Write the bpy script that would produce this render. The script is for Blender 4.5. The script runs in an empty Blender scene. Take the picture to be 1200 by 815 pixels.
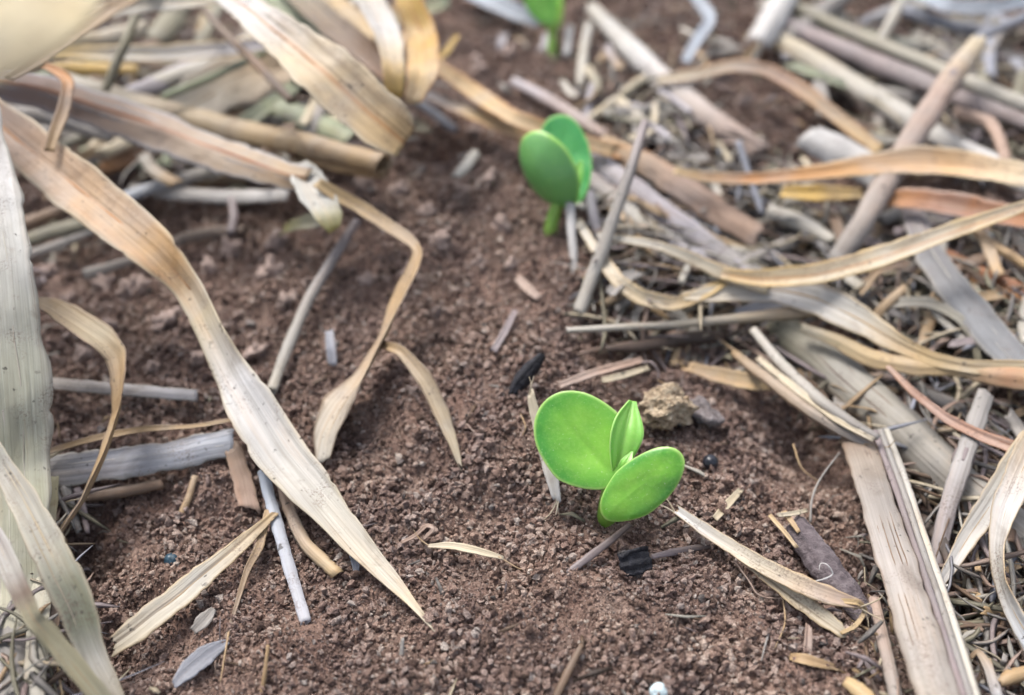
import bpy, bmesh, math, random
import numpy as np
from mathutils import Vector, Matrix, Quaternion, noise as mnoise

random.seed(7)
rng = np.random.default_rng(7)
S = bpy.context.scene
COL = S.collection

# ------------------------------------------------------------------ camera
CAM_H, PITCH, FPX = 0.150, math.radians(42.0), 1153.0
cam_d = bpy.data.cameras.new("camera")
cam = bpy.data.objects.new("camera", cam_d)
COL.objects.link(cam)
cam.location = (0, 0, CAM_H)
cam.rotation_euler = (math.pi / 2 - PITCH, 0, 0)
cam_d.sensor_width = 36.0
cam_d.lens = 36.0 * FPX / 1200.0
cam_d.clip_start, cam_d.clip_end = 0.004, 200.0
cam_d.dof.use_dof = True
cam_d.dof.focus_distance = 0.180
cam_d.dof.aperture_fstop = 8.2
S.camera = cam

# ------------------------------------------------------------------ sky, sun, exposure
SUN_EL, SUN_AZ = math.radians(58), math.radians(-35)      # azimuth from +Y towards +X
W = bpy.data.worlds.new("World"); S.world = W; W.use_nodes = True
wn, wl = W.node_tree.nodes, W.node_tree.links
bg = wn["Background"]
sky = wn.new("ShaderNodeTexSky"); sky.sky_type = 'NISHITA'; sky.sun_disc = False
sky.sun_elevation = SUN_EL; sky.sun_rotation = SUN_AZ
sky.dust_density = 4.0; sky.ozone_density = 1.0; sky.air_density = 1.0
hs = wn.new("ShaderNodeHueSaturation"); hs.inputs["Saturation"].default_value = 0.52   # thin overcast
wl.new(sky.outputs[0], hs.inputs["Color"]); wl.new(hs.outputs[0], bg.inputs[0])
bg.inputs[1].default_value = 0.098
sd = bpy.data.lights.new("sun", 'SUN'); sun = bpy.data.objects.new("sun", sd); COL.objects.link(sun)
sd.energy = 1.5; sd.angle = math.radians(24); sd.color = (1.0, 0.96, 0.91)
sdir = Vector((math.sin(SUN_AZ) * math.cos(SUN_EL), math.cos(SUN_AZ) * math.cos(SUN_EL), math.sin(SUN_EL)))
sun.rotation_euler = sdir.to_track_quat('Z', 'Y').to_euler()
S.view_settings.view_transform = 'Standard'; S.view_settings.look = 'None'
S.view_settings.exposure = 1.50; S.view_settings.gamma = 1.0
S.render.engine = 'CYCLES'
S.cycles.use_denoising = True
S.cycles.use_adaptive_sampling = True; S.cycles.adaptive_threshold = 0.03; S.cycles.max_bounces = 5; S.cycles.diffuse_bounces = 3; S.cycles.glossy_bounces = 2; S.cycles.transparent_max_bounces = 4

# ------------------------------------------------------------------ noise and the lie of the land
_P = rng.random((256, 256))
def vnoise(x, y):
    x = np.asarray(x, float); y = np.asarray(y, float)
    xi = np.floor(x).astype(int); yi = np.floor(y).astype(int)
    fx = x - xi; fy = y - yi
    fx = fx * fx * fx * (fx * (fx * 6 - 15) + 10); fy = fy * fy * fy * (fy * (fy * 6 - 15) + 10)
    a = _P[xi & 255, yi & 255]; b = _P[(xi + 1) & 255, yi & 255]
    c = _P[xi & 255, (yi + 1) & 255]; d = _P[(xi + 1) & 255, (yi + 1) & 255]
    return (a * (1 - fx) + b * fx) * (1 - fy) + (c * (1 - fx) + d * fx) * fy - 0.5

cdir = np.array([0, math.cos(PITCH), -math.sin(PITCH)])
cup = np.array([0, math.sin(PITCH), math.cos(PITCH)])
cright = np.array([1.0, 0, 0])
CPOS = np.array([0, 0, CAM_H])
def ray(px, py):
    return cright * ((px - 600) / FPX) + cup * ((407.5 - py) / FPX) + cdir
def at_depth(px, py, d):
    return CPOS + ray(px, py) * d
def _flat(px, py):
    r = ray(px, py); return CPOS + r * (-CAM_H / r[2])

BUMPS = []                                     # hollows and humps of the bed: pixel, radius, height
for px, py, rad, hh in [(150, 300, .045, -.007), (700, 640, .06, .003), (520, 165, .018, -.007), (600, 260, .035, .004),
                        (470, 235, .03, .003), (330, 800, .05, -.004), (960, 440, .03, -.006), (1140, 640, .04, -.008),
                        (60, 620, .03, -.005), (900, 290, .04, -.006), (300, 120, .06, -.006), (640, 470, .04, .002), (820, 400, .012, -.004)]:
    q = _flat(px, py); BUMPS.append((q[0], q[1], rad, hh))
def macro(x, y):
    x = np.asarray(x, float); y = np.asarray(y, float)
    z = .007 * vnoise(x / .11 + 3.1, y / .11 + 7.7) + .004 * vnoise(x / .04 + 9.3, y / .04 + 1.2)
    for bx, by, r, hh in BUMPS:
        z = z + hh * np.exp(-((x - bx) ** 2 + (y - by) ** 2) / (r * r))
    return z
def fine(x, y):
    z = .0034 * vnoise(x / .019, y / .019) + .0030 * vnoise(x / .0085 + 5, y / .0085 + 8)
    z = z + .0016 * vnoise(x / .0036 + 31, y / .0036 + 17) + .0009 * vnoise(x / .0017 + 2, y / .0017 + 4)
    return z
PITS = []                                      # hollows between and under the straw
for px, py, rad, hh in [(930, 290, .012, -.010), (835, 332, .010, -.010), (780, 330, .008, -.008), (1020, 385, .014, -.010), (730, 290, .009, -.008), (1050, 268, .012, -.010),
                        (960, 480, .012, -.008), (730, 402, .010, -.007), (930, 208, .012, -.008), (1130, 700, .014, -.008), (1100, 470, .012, -.010), (1180, 300, .012, -.010),
                        (215, 20, .02, -.016), (350, 120, .014, -.012), (100, 80, .016, -.012), (150, 190, .016, -.010), (60, 240, .014, -.010), (515, 175, .008, -.010), (340, 220, .012, -.008),
                        (800, 160, .010, -.006), (1080, 40, .02, -.010), (1000, 130, .016, -.008), (40, 640, .014, -.008), (110, 770, .010, -.005), (90, 470, .009, -.004), (1180, 120, .02, -.010)]:
    q = _flat(px, py); PITS.append((q[0], q[1], rad, hh))
def soil_z(x, y):
    z = macro(x, y) + fine(x, y)
    for bx, by, r, hh in PITS: z = z + hh * np.exp(-((x - bx) ** 2 + (y - by) ** 2) / (r * r))
    return z

def at(px, py, h=0.0):
    """the point h millimetres above the bed that this pixel of the photograph looks at"""
    r = ray(px, py); z = h / 1000.0
    for _ in range(12):
        k = (z - CAM_H) / r[2]; p = CPOS + r * k
        z = 0.5 * z + 0.5 * (float(macro(p[0], p[1])) + h / 1000.0)
    return p
def depth(p): return float(np.dot(np.asarray(p) - CPOS, cdir))

# ------------------------------------------------------------------ materials
def lin(c):
    return tuple((v / 255 / 12.92) if v / 255 <= .04045 else ((v / 255 + .055) / 1.055) ** 2.4 for v in c)
def newmat(name):
    m = bpy.data.materials.new(name); m.use_nodes = True
    nt = m.node_tree; return m, nt, nt.nodes, nt.links, nt.nodes["Principled BSDF"]
def math_(nt, op, a, b=None, c=None, clamp=False):
    n = nt.nodes.new("ShaderNodeMath"); n.operation = op; n.use_clamp = clamp
    for i, v in enumerate((a, b, c)):
        if v is None: continue
        if isinstance(v, (int, float)): n.inputs[i].default_value = v
        else: nt.links.new(v, n.inputs[i])
    return n.outputs[0]
def mixc(nt, fac, a, b, mode='MIX'):
    n = nt.nodes.new("ShaderNodeMix"); n.data_type = 'RGBA'; n.blend_type = mode
    for s, v in ((n.inputs[0], fac), (n.inputs[6], a), (n.inputs[7], b)):
        if isinstance(v, (int, float)): s.default_value = v
        elif isinstance(v, tuple): s.default_value = (*v[:3], 1)
        else: nt.links.new(v, s)
    return n.outputs[2]
def noise_(nt, vec, scale, detail=3, rough=.55, dist=0.0):
    n = nt.nodes.new("ShaderNodeTexNoise"); n.inputs["Scale"].default_value = scale
    n.inputs["Detail"].default_value = detail; n.inputs["Roughness"].default_value = rough
    n.inputs["Distortion"].default_value = dist
    if vec is not None: nt.links.new(vec, n.inputs["Vector"])
    return n.outputs["Fac"]
def ramp_(nt, fac, stops):
    n = nt.nodes.new("ShaderNodeValToRGB"); e = n.color_ramp.elements
    while len(e) < len(stops): e.new(.5)
    for el, (p, c) in zip(e, stops):
        el.position = p; el.color = (*c, 1) if len(c) == 3 else c
    nt.links.new(fac, n.inputs[0]); return n.outputs[0]
def smooth_(nt, v, a, b):
    n = nt.nodes.new("ShaderNodeMapRange"); n.interpolation_type = 'SMOOTHSTEP'
    n.inputs[1].default_value = a; n.inputs[2].default_value = b; nt.links.new(v, n.inputs[0]); return n.outputs[0]
def bump_(nt, h, dist, strength=1.0, prev=None):
    n = nt.nodes.new("ShaderNodeBump"); n.inputs["Distance"].default_value = dist; n.inputs["Strength"].default_value = strength
    nt.links.new(h, n.inputs["Height"])
    if prev is not None: nt.links.new(prev, n.inputs["Normal"])
    return n.outputs[0]

def straw_material():
    m, nt, N, L, P = newmat("dry_straw")
    tint = N.new("ShaderNodeAttribute"); tint.attribute_name = "tint"
    uv = N.new("ShaderNodeUVMap"); uv.uv_map = "metric"
    uvs = N.new("ShaderNodeUVMap"); uvs.uv_map = "strand"
    oi = N.new("ShaderNodeObjectInfo"); tc = N.new("ShaderNodeTexCoord"); geo = N.new("ShaderNodeNewGeometry")
    sep = N.new("ShaderNodeSeparateXYZ"); L.new(uv.outputs[0], sep.inputs[0])
    rnd = math_(nt, 'MULTIPLY', oi.outputs["Random"], 90.0)
    def vec(kx, ky):
        c = N.new("ShaderNodeCombineXYZ")
        L.new(math_(nt, 'MULTIPLY', sep.outputs[0], kx), c.inputs[0])
        L.new(math_(nt, 'MULTIPLY', sep.outputs[1], ky), c.inputs[1]); L.new(rnd, c.inputs[2])
        return c.outputs[0]
    fibre = noise_(nt, vec(3600, 45), 1.0, 3, .6)
    vein = noise_(nt, vec(1150, 14), 1.0, 2, .5)
    broad = noise_(nt, vec(380, 22), 1.0, 3, .55, .4)
    blot = noise_(nt, vec(150, 95), 1.0, 4, .6, .6)
    speck = noise_(nt, vec(900, 700), 1.0, 2, .5)
    speckm = noise_(nt, vec(240, 150), 1.0, 2, .5)
    base = tint.outputs["Color"]
    k = math_(nt, 'ADD', math_(nt, 'MULTIPLY', math_(nt, 'SUBTRACT', fibre, .5), .60),
              math_(nt, 'MULTIPLY', math_(nt, 'SUBTRACT', vein, .5), .50))
    k = math_(nt, 'ADD', math_(nt, 'ADD', k, .97), math_(nt, 'MULTIPLY', math_(nt, 'SUBTRACT', broad, .5), .60))
    g = N.new("ShaderNodeCombineColor")
    for i, pw in enumerate((.92, 1.0, 1.12)): L.new(math_(nt, 'POWER', k, pw), g.inputs[i])
    c = mixc(nt, 1.0, base, g.outputs[0], 'MULTIPLY')
    warm = smooth_(nt, broad, .52, .75)
    c = mixc(nt, math_(nt, 'MULTIPLY', warm, .35), c, mixc(nt, 1.0, base, (.95, .66, .40), 'MULTIPLY'))
    groove = noise_(nt, vec(900, 6), 1.0, 3, .6)
    c = mixc(nt, math_(nt, 'MULTIPLY', smooth_(nt, groove, .60, .70), .55), c, mixc(nt, 1.0, base, (.40, .33, .28), 'MULTIPLY'))
    wash = noise_(nt, vec(60, 60), 1.0, 4, .6, .5)
    hsv = N.new('ShaderNodeHueSaturation'); hsv.inputs['Saturation'].default_value = .55; hsv.inputs['Value'].default_value = .84; L.new(c, hsv.inputs['Color'])
    c = mixc(nt, math_(nt, 'MULTIPLY', smooth_(nt, wash, .38, .70), .65), c, hsv.outputs[0])
    st = smooth_(nt, blot, .54, .74)
    c = mixc(nt, math_(nt, 'MULTIPLY', st, .50), c, mixc(nt, 1.0, base, (.42, .36, .31), 'MULTIPLY'))
    lite = smooth_(nt, blot, .44, .22)
    c = mixc(nt, math_(nt, 'MULTIPLY', lite, .30), c, mixc(nt, 1.0, base, (1.25, 1.3, 1.4), 'MULTIPLY'))
    sp = math_(nt, 'MULTIPLY', smooth_(nt, speck, .63, .71), smooth_(nt, speckm, .48, .62))
    c = mixc(nt, math_(nt, 'MULTIPLY', sp, .75), c, (.035, .028, .026))
    dA = noise_(nt, geo.outputs['Position'], 130, 3, .6); dB = noise_(nt, geo.outputs['Position'], 2300, 2, .6)
    dirt = math_(nt, 'MULTIPLY', smooth_(nt, dA, .50, .68), smooth_(nt, dB, .50, .62))
    c = mixc(nt, math_(nt, 'MULTIPLY', dirt, .55), c, (.20, .135, .11))
    c = mixc(nt, 1.0, c, (.66, .65, .655), 'MULTIPLY')
    L.new(c, P.inputs["Base Color"])
    P.inputs["Roughness"].default_value = .55; P.inputs["Specular IOR Level"].default_value = .38
    b = bump_(nt, vein, .00028, .7); b = bump_(nt, fibre, .00012, .8, b); b = bump_(nt, blot, .0006, .35, b)
    L.new(b, P.inputs["Normal"])
    tr = N.new("ShaderNodeBsdfTranslucent"); L.new(c, tr.inputs[0]); L.new(b, tr.inputs["Normal"])
    mx = N.new("ShaderNodeMixShader"); mx.inputs[0].default_value = .16
    L.new(P.outputs[0], mx.inputs[1]); L.new(tr.outputs[0], mx.inputs[2])
    L.new(mx.outputs[0], N["Material Output"].inputs[0])
    return m

def soil_material():
    m, nt, N, L, P = newmat("red_brown_soil")
    tc = N.new("ShaderNodeTexCoord"); v = tc.outputs["Object"]
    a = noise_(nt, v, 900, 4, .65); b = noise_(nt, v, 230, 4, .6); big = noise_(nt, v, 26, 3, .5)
    c = ramp_(nt, a, [(.25, (.075, .052, .042)), (.48, (.175, .124, .101)), (.66, (.290, .214, .177)), (.85, (.44, .35, .30))])  # darker than the crumbs: shade in the gaps between them put into the colour
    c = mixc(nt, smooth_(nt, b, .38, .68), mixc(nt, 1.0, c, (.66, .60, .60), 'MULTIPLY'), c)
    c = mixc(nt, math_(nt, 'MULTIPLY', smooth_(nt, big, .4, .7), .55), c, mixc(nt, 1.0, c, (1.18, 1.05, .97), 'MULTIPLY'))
    L.new(c, P.inputs["Base Color"]); P.inputs["Roughness"].default_value = .95; P.inputs["Specular IOR Level"].default_value = .2
    nb = bump_(nt, b, .0016, .8); nb = bump_(nt, a, .0007, 1.0, nb); L.new(nb, P.inputs["Normal"])
    return m

def crumb_material():
    m, nt, N, L, P = newmat("soil_crumb")
    oi = N.new("ShaderNodeObjectInfo"); tc = N.new("ShaderNodeTexCoord")
    geo = N.new("ShaderNodeNewGeometry")
    pos = noise_(nt, geo.outputs["Position"], 60, 3, .55)
    r = oi.outputs["Random"]
    c = ramp_(nt, r, [(0, (.100, .070, .057)), (.12, (.280, .198, .161)), (.40, (.500, .366, .306)), (.70, (.630, .492, .422)),
                      (.92, (.76, .64, .56)), (.985, (.84, .78, .71)), (1.0, (.07, .07, .075))])
    n = noise_(nt, tc.outputs["Object"], 2.4, 4, .6)
    c = mixc(nt, smooth_(nt, n, .35, .65), mixc(nt, 1.0, c, (.62, .58, .58), 'MULTIPLY'), c)
    c = mixc(nt, smooth_(nt, pos, .35, .7), mixc(nt, 1.0, c, (.78, .74, .75), 'MULTIPLY'), mixc(nt, 1.0, c, (1.12, 1.06, 1.0), 'MULTIPLY'))
    L.new(c, P.inputs["Base Color"]); P.inputs["Roughness"].default_value = .9; P.inputs["Specular IOR Level"].default_value = .25
    L.new(bump_(nt, n, .15, .7), P.inputs["Normal"])
    return m

def clod_material(name, dark, mid, light, rough=.92, scale=420, bumpd=.0012):
    m, nt, N, L, P = newmat(name)
    tc = N.new("ShaderNodeTexCoord"); oi = N.new("ShaderNodeObjectInfo")
    a = noise_(nt, tc.outputs["Object"], scale, 5, .65); b = noise_(nt, tc.outputs["Object"], scale * 3.1, 3, .6)
    c = ramp_(nt, a, [(.28, dark), (.5, mid), (.72, light)])
    c = mixc(nt, math_(nt, 'MULTIPLY', oi.outputs["Random"], .4), c, mixc(nt, 1.0, c, (.6, .6, .62), 'MULTIPLY'))
    L.new(c, P.inputs["Base Color"]); P.inputs["Roughness"].default_value = rough; P.inputs["Specular IOR Level"].default_value = .3
    nb = bump_(nt, a, bumpd, .9); nb = bump_(nt, b, bumpd * .4, .9, nb); L.new(nb, P.inputs["Normal"])
    return m

def green_material(name, deep, mid, rim, sss=.25):
    m, nt, N, L, P = newmat(name)
    ra = N.new("ShaderNodeAttribute"); ra.attribute_name = "radial"
    tc = N.new("ShaderNodeTexCoord")
    n = noise_(nt, tc.outputs["Object"], 85, 3, .5); f = noise_(nt, tc.outputs["Object"], 1500, 3, .6)
    vo = noise_(nt, tc.outputs["Object"], 2600, 1, .5)
    inner = math_(nt, 'SUBTRACT', 1.0, smooth_(nt, ra.outputs['Fac'], .05, .75))
    c = mixc(nt, math_(nt, 'ADD', math_(nt, 'MULTIPLY', smooth_(nt, n, .34, .66), .58), math_(nt, 'MULTIPLY', inner, .52), None, True), deep, mid)
    c = mixc(nt, math_(nt, 'MULTIPLY', smooth_(nt, f, .45, .7), .14), c, rim)
    r = ra.outputs["Fac"]
    c = mixc(nt, math_(nt, 'MULTIPLY', smooth_(nt, r, .80, 1.0), .8), c, rim)
    dust = smooth_(nt, vo, .70, .76)
    c = mixc(nt, math_(nt, 'MULTIPLY', dust, .35), c, (.55, .62, .42))
    L.new(c, P.inputs["Base Color"]); P.inputs["Roughness"].default_value = .33; P.inputs["Specular IOR Level"].default_value = .6
    P.inputs["Subsurface Weight"].default_value = sss; P.inputs["Subsurface Radius"].default_value = (.0006, .0016, .0003)
    P.inputs["Subsurface Scale"].default_value = .8
    nb = bump_(nt, n, .0004, .4); nb = bump_(nt, f, .00008, .7, nb); L.new(nb, P.inputs["Normal"])
    tr = N.new("ShaderNodeBsdfTranslucent"); L.new(mixc(nt, .5, c, rim), tr.inputs[0])
    mx = N.new("ShaderNodeMixShader"); mx.inputs[0].default_value = .20
    L.new(P.outputs[0], mx.inputs[1]); L.new(tr.outputs[0], mx.inputs[2]); L.new(mx.outputs[0], N["Material Output"].inputs[0])
    return m

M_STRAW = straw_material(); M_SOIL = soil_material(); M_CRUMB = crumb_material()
M_CLOD = clod_material("soil_clod", (.160, .112, .095), (.380, .285, .245), (.560, .450, .400), .92, 3.2, .0007)
M_STONE = clod_material("grey_stone", (.10, .09, .085), (.22, .19, .175), (.34, .31, .29), .8, 3.0, .0004)
M_CHAR = clod_material("charred_husk", (.006, .006, .009), (.013, .013, .018), (.035, .035, .045), .55, 700, .0008)
M_ROOT = clod_material("root_crown", (.13, .085, .055), (.40, .31, .21), (.62, .53, .40), .9, 2.6, .0016)
M_ROOTG = clod_material("root_crown_grey", (.10, .085, .08), (.22, .19, .185), (.36, .33, .33), .9, 2.6, .0009)
M_BARK = clod_material("dark_bark", (.045, .036, .040), (.115, .093, .100), (.20, .17, .175), .8, 500, .0008)
M_GREEN = green_material("cotyledon_green", (.046, .255, .028), (.205, .470, .046), (.40, .60, .17))
M_GREEN_UNDER = green_material("cotyledon_underside", (0.112, 0.312, 0.093), (0.166, 0.410, 0.127), (0.410, 0.683, 0.156), .2)
M_GREEN_FAR = green_material("cotyledon_bluish_green", (0.055, 0.331, 0.092), (0.110, 0.432, 0.129), (0.350, 0.626, 0.184), .2)
M_LEAF = green_material("young_leaf", (0.150, 0.440, 0.057), (0.238, 0.528, 0.088), (0.422, 0.660, 0.211), .2)
M_STEM = green_material("seedling_stem", (0.192, 0.400, 0.048), (0.272, 0.464, 0.080), (0.368, 0.528, 0.144), .3)
def gloss(name, col, rough):
    m, nt, N, L, P = newmat(name)
    tc = N.new("ShaderNodeTexCoord"); n = noise_(nt, tc.outputs["Object"], 2.2, 3, .6)
    L.new(mixc(nt, smooth_(nt, n, .35, .7), col, tuple(min(1, v * 1.7 + .01) for v in col)), P.inputs["Base Color"])
    P.inputs["Roughness"].default_value = rough; L.new(bump_(nt, n, .0002, .5), P.inputs["Normal"]); return m
M_BLACKSEED = gloss("black_seed_coat", (.006, .007, .012), .28)
M_BLUESEED = gloss("blue_seed_coat", (.010, .032, .050), .4)
M_WHITE = gloss("white_granule", (.36, .44, .46), .45)

# ------------------------------------------------------------------ object helpers
def link(name, me, mat=None, parent=None):
    o = bpy.data.objects.new(name, me); COL.objects.link(o)
    if mat is not None: me.materials.append(mat)
    if parent is not None: o.parent = parent
    return o
def tag(o, label, cat, group=None):
    o["label"] = label; o["category"] = cat
    if group: o["group"] = group
    return o
def empty(name, loc=(0, 0, 0)):
    o = bpy.data.objects.new(name, None); COL.objects.link(o); o.empty_display_size = .005; o.location = loc; return o

PAL = {k: np.array(lin(v)) for k, v in dict(
    cream=(222, 208, 178), pale=(214, 208, 192), white=(228, 226, 222), grey=(172, 166, 158), tan=(200, 170, 128), straw=(214, 186, 138),
    yellow=(226, 190, 110), orange=(208, 150, 92), rust=(176, 114, 70), pink=(202, 170, 148), bluegrey=(166, 170, 182), blue=(186, 198, 212),
    olive=(158, 152, 124), brown=(146, 118, 92), dark=(96, 78, 66), green=(168, 178, 140), mauve=(168, 152, 152), lilac=(196, 190, 196)).items()}
for _k in PAL:
    if _k not in ('straw', 'yellow', 'tan', 'orange', 'cream', 'rust'): PAL[_k] = PAL[_k] * .86 + PAL[_k].mean() * .14

def spline(C, n, sharp=0.0):
    """Catmull-Rom through the rows of C, n samples, evenly in length of the first three columns"""
    C = np.asarray(C, float)
    if len(C) == 2:
        t = np.linspace(0, 1, n)[:, None]; return C[0] * (1 - t) + C[1] * t
    P = np.vstack([2 * C[0] - C[1], C, 2 * C[-1] - C[-2]]); out = []
    for i in range(1, len(P) - 2):
        t = np.linspace(0, 1, 24, endpoint=False)[:, None]
        p0, p1, p2, p3 = P[i - 1], P[i], P[i + 1], P[i + 2]
        out.append(.5 * ((2 * p1) + (-p0 + p2) * t + (2 * p0 - 5 * p1 + 4 * p2 - p3) * t ** 2 + (-p0 + 3 * p1 - 3 * p2 + p3) * t ** 3))
    out = np.vstack(out + [C[-1:]])
    k_ = np.linspace(0, len(C) - 1, len(out)); lnr = np.stack([np.interp(k_, np.arange(len(C)), C[:, i]) for i in range(C.shape[1])], 1)
    out[:, :3] = out[:, :3] * (1 - sharp) + lnr[:, :3] * sharp
    d = np.r_[0, np.cumsum(np.linalg.norm(np.diff(out[:, :3], axis=0), axis=1))]
    s = np.linspace(0, d[-1], n)
    return np.stack([np.interp(s, d, out[:, k]) for k in range(out.shape[1])], 1)
def unit(v): return v / np.maximum(np.linalg.norm(v, axis=-1, keepdims=True), 1e-12)

def frames(pts, n, tubey=False, jitter=.02):
    """pts: (px, py, height mm, width px, roll deg) -> centre, tangent, across, normal, half width along the strand"""
    rows = []
    for p in pts:
        p = list(p) + [0] * (5 - len(p))
        w = at(p[0], p[1], p[2]); rows.append([*w, p[3] * (.97 if tubey else .84) * depth(w) / FPX * .5, math.radians(p[4])])
    A = spline(rows, n, .42); c = A[:, :3]; hw = np.maximum(A[:, 3], 1e-5)
    ph = rng.random(4) * 20; s = np.linspace(0, 1, n)
    c = c + (hw.max() * jitter * np.stack([np.sin(s * 13 + ph[0]) + .3 * np.sin(s * 29 + ph[1]), np.sin(s * 23 + ph[2]), np.sin(s * 19 + ph[3])], 1)) * np.minimum(1, np.minimum(s, 1 - s) * 8)[:, None]
    t = unit(np.gradient(c, axis=0)); tocam = unit(CPOS - c); v = -tocam
    ref = unit(unit(tocam.mean(0)) + np.array([0, 0, 1.0]))
    b = unit(np.cross(ref, t)); nn = np.cross(t, b)
    r = A[:, 4][:, None]; b2 = b * np.cos(r) + nn * np.sin(r); n2 = np.cross(t, b2)
    hw = hw * (1 + .035 * np.sin(s * 21 + ph[1]) + .03 * np.sin(s * 47 + ph[2]) + .02 * np.sin(s * 83 + ph[3]))
    if not tubey:
        q = unit(np.cross(v, t)); hw = hw / np.maximum(.42, np.abs((b2 * q).sum(1)))
    return c, t, b2, n2, hw

def section(kind, m, fold, curl):
    u = np.linspace(-1, 1, m)
    if kind == 'tube': c = 3.08
    elif kind == 'gutter': c = curl or 1.25
    else: c = 0
    if c:
        k = math.sin(c) if c < math.pi / 2 else 1.0
        x, z = np.sin(c * u) / k, (np.cos(c * u) - 1) / k
    else:
        x, z = u.copy(), fold * np.sqrt(u * u + .012) + curl * u * u
    return u, x, z

def sweep(name, pts, kind='leaf', tint='cream', edge=None, mid=None, fold=.25, curl=0.0, thick=.16, torn=.3, n=None, m=None, ridge=.012,
          flat=1.0, wav=.03, crumple=.09, parent=None, mat=None, fr=None, seed=None):
    """one strand of dry plant: a sheet of real thickness bent to a section and swept along its course"""
    L = np.linalg.norm(np.diff(np.array([p[:2] for p in pts], float), axis=0), axis=1).sum()
    wmax = max(p[3] for p in pts)
    n = n or int(min(140, max(12, L / 4))); m = m or (17 if kind == 'tube' else int(min(21, max(7, wmax / 3.2))) | 1)
    c, t, b, nn, hw = fr or frames(pts, n, kind == 'tube'); n = len(c)
    u, x, z = section(kind, m, fold, curl); z = z * (flat * .72 if kind == 'tube' and fr is None else flat)
    if kind == 'tube' and fr is None: ridge = max(ridge, .035)
    s = np.linspace(0, 1, n); ln = np.r_[0, np.cumsum(np.linalg.norm(np.diff(c, axis=0), axis=1))]
    ph = rng.random(8) * 30
    X = np.repeat(x[None], n, 0); Z = np.repeat(z[None], n, 0)
    hwm = float(np.median(hw))
    if kind != 'tube':
        for sgn, a in ((-1, ph[0]), (1, ph[1])):                        # uneven margins
            e = wav * (np.sin(ln / .016 + a) + .5 * np.sin(ln / .0061 + a * 2)) + .010 * np.sin(ln / .0019 + a * 3) + .008 * np.sin(ln / .0011 + a * 5)
            k = np.clip(sgn * u, 0, 1)[None] ** 6; X = X + sgn * k * e[:, None]
        Z = Z + .10 * wav / .05 * (np.sin(ln / .011 + ph[2])[:, None] * u[None] + np.sin(ln / .007 + ph[3])[:, None] * (u[None] ** 2 - .3))
    if kind != 'tube' and fr is None and crumple:
        Z = Z + crumple * (vnoise(u[None] * 1.6 + ph[6] * 7 + 0 * ln[:, None], ln[:, None] / .0065 + ph[7]) + .45 * np.abs(vnoise(u[None] * 3.1 + ph[5] + 0 * ln[:, None], ln[:, None] / .0030 + ph[6])))
        for _ in range(int(ln[-1] / .012) + 1):
            lc, sg_, dp, wd = rng.uniform(0, ln[-1]), rng.choice((-1, 1)), rng.uniform(.03, .14), rng.uniform(.0003, .0011)
            X = X - sg_ * (np.clip(sg_ * u, 0, 1) ** 8)[None] * (dp * np.exp(-((ln - lc) / wd) ** 2))[:, None]
    nr = max(4, int(hwm / .00045)); R = ridge * np.sin(u * nr * 2.2 + ph[4])
    Z = Z + R[None]
    Pt = c[:, None] + b[:, None] * (X * hw[:, None])[..., None] + nn[:, None] * (Z * hw[:, None])[..., None]
    if torn > 0:                                                        # ragged ends
        for i0, i1, sg in ((0, 1, -1), (n - 1, n - 2, 1)):
            d = (rng.random(m) * .55 + .7 * np.sin(u * 1.8 + ph[5] * sg) + .5 * (rng.random(m) > .75)) * torn * hw[i0]
            Pt[i0] += t[i0] * sg * d[:, None]; Pt[i1] += t[i1] * sg * (d * .35)[:, None]
    du = np.gradient(Pt, axis=1); dv = np.gradient(Pt, axis=0); nrm = unit(np.cross(dv, du))
    sg = np.sign((nrm[:, m // 2] * nn).sum()) or 1
    th = thick / 1000.0; B = Pt - sg * nrm * th
    V = np.concatenate([Pt.reshape(-1, 3), B.reshape(-1, 3)]); o = n * m
    I = (np.arange(n - 1)[:, None] * m + np.arange(m - 1)[None]).ravel()
    F = [np.stack([I, I + 1, I + m + 1, I + m], 1), np.stack([I + o, I + m + o, I + m + 1 + o, I + 1 + o], 1)]
    e = np.arange(n - 1) * m
    F.append(np.stack([e, e + m, e + m + o, e + o], 1)); e = e + m - 1; F.append(np.stack([e, e + o, e + m + o, e + m], 1))
    e = np.arange(m - 1); F.append(np.stack([e, e + o, e + o + 1, e + 1], 1)); e = e + (n - 1) * m; F.append(np.stack([e, e + 1, e + o + 1, e + o], 1))
    F = np.concatenate(F)
    me = mesh_np(name, V, F)
    us = np.tile(np.concatenate([np.tile(u, n)]), 2); vs = np.tile(np.repeat(s, m), 2)
    am = np.tile((u[None] * hw[:, None] * (1.6 if kind == 'tube' else 1)).ravel(), 2); lm = np.tile(np.repeat(ln, m), 2)
    setuv(me, "strand", np.stack([us * .5 + .5, vs], 1), F); setuv(me, "metric", np.stack([am, lm], 1), F)
    # the strand's own colour along and across
    if isinstance(tint, (list, tuple)):
        ks = [k for k, _ in tint]; cs = np.array([PAL[q] if isinstance(q, str) else np.array(lin(q)) for _, q in tint])
        tl = np.stack([np.interp(s, ks, cs[:, i]) for i in range(3)], 1)
    else: tl = np.repeat(PAL[tint][None], n, 0)
    T = np.repeat(tl[:, None], m, 1)
    if edge is not None:
        k = (np.clip((np.abs(u) - .72) / .28, 0, 1) ** 1.5 * .8)[None, :, None]; T = T * (1 - k) + PAL[edge] * k
    if mid is not None:
        k = (np.exp(-(u / .09) ** 2) * .8)[None, :, None]; T = T * (1 - k) + PAL[mid] * k
    T = T * (1 + rng.normal(0, .045))
    ca = me.color_attributes.new("tint", 'FLOAT_COLOR', 'POINT')
    ca.data.foreach_set("color", np.concatenate([np.tile(np.clip(T, 0, .9).reshape(-1, 3), (2, 1)), np.ones((2 * o, 1))], 1).astype(np.float32).ravel())
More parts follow.
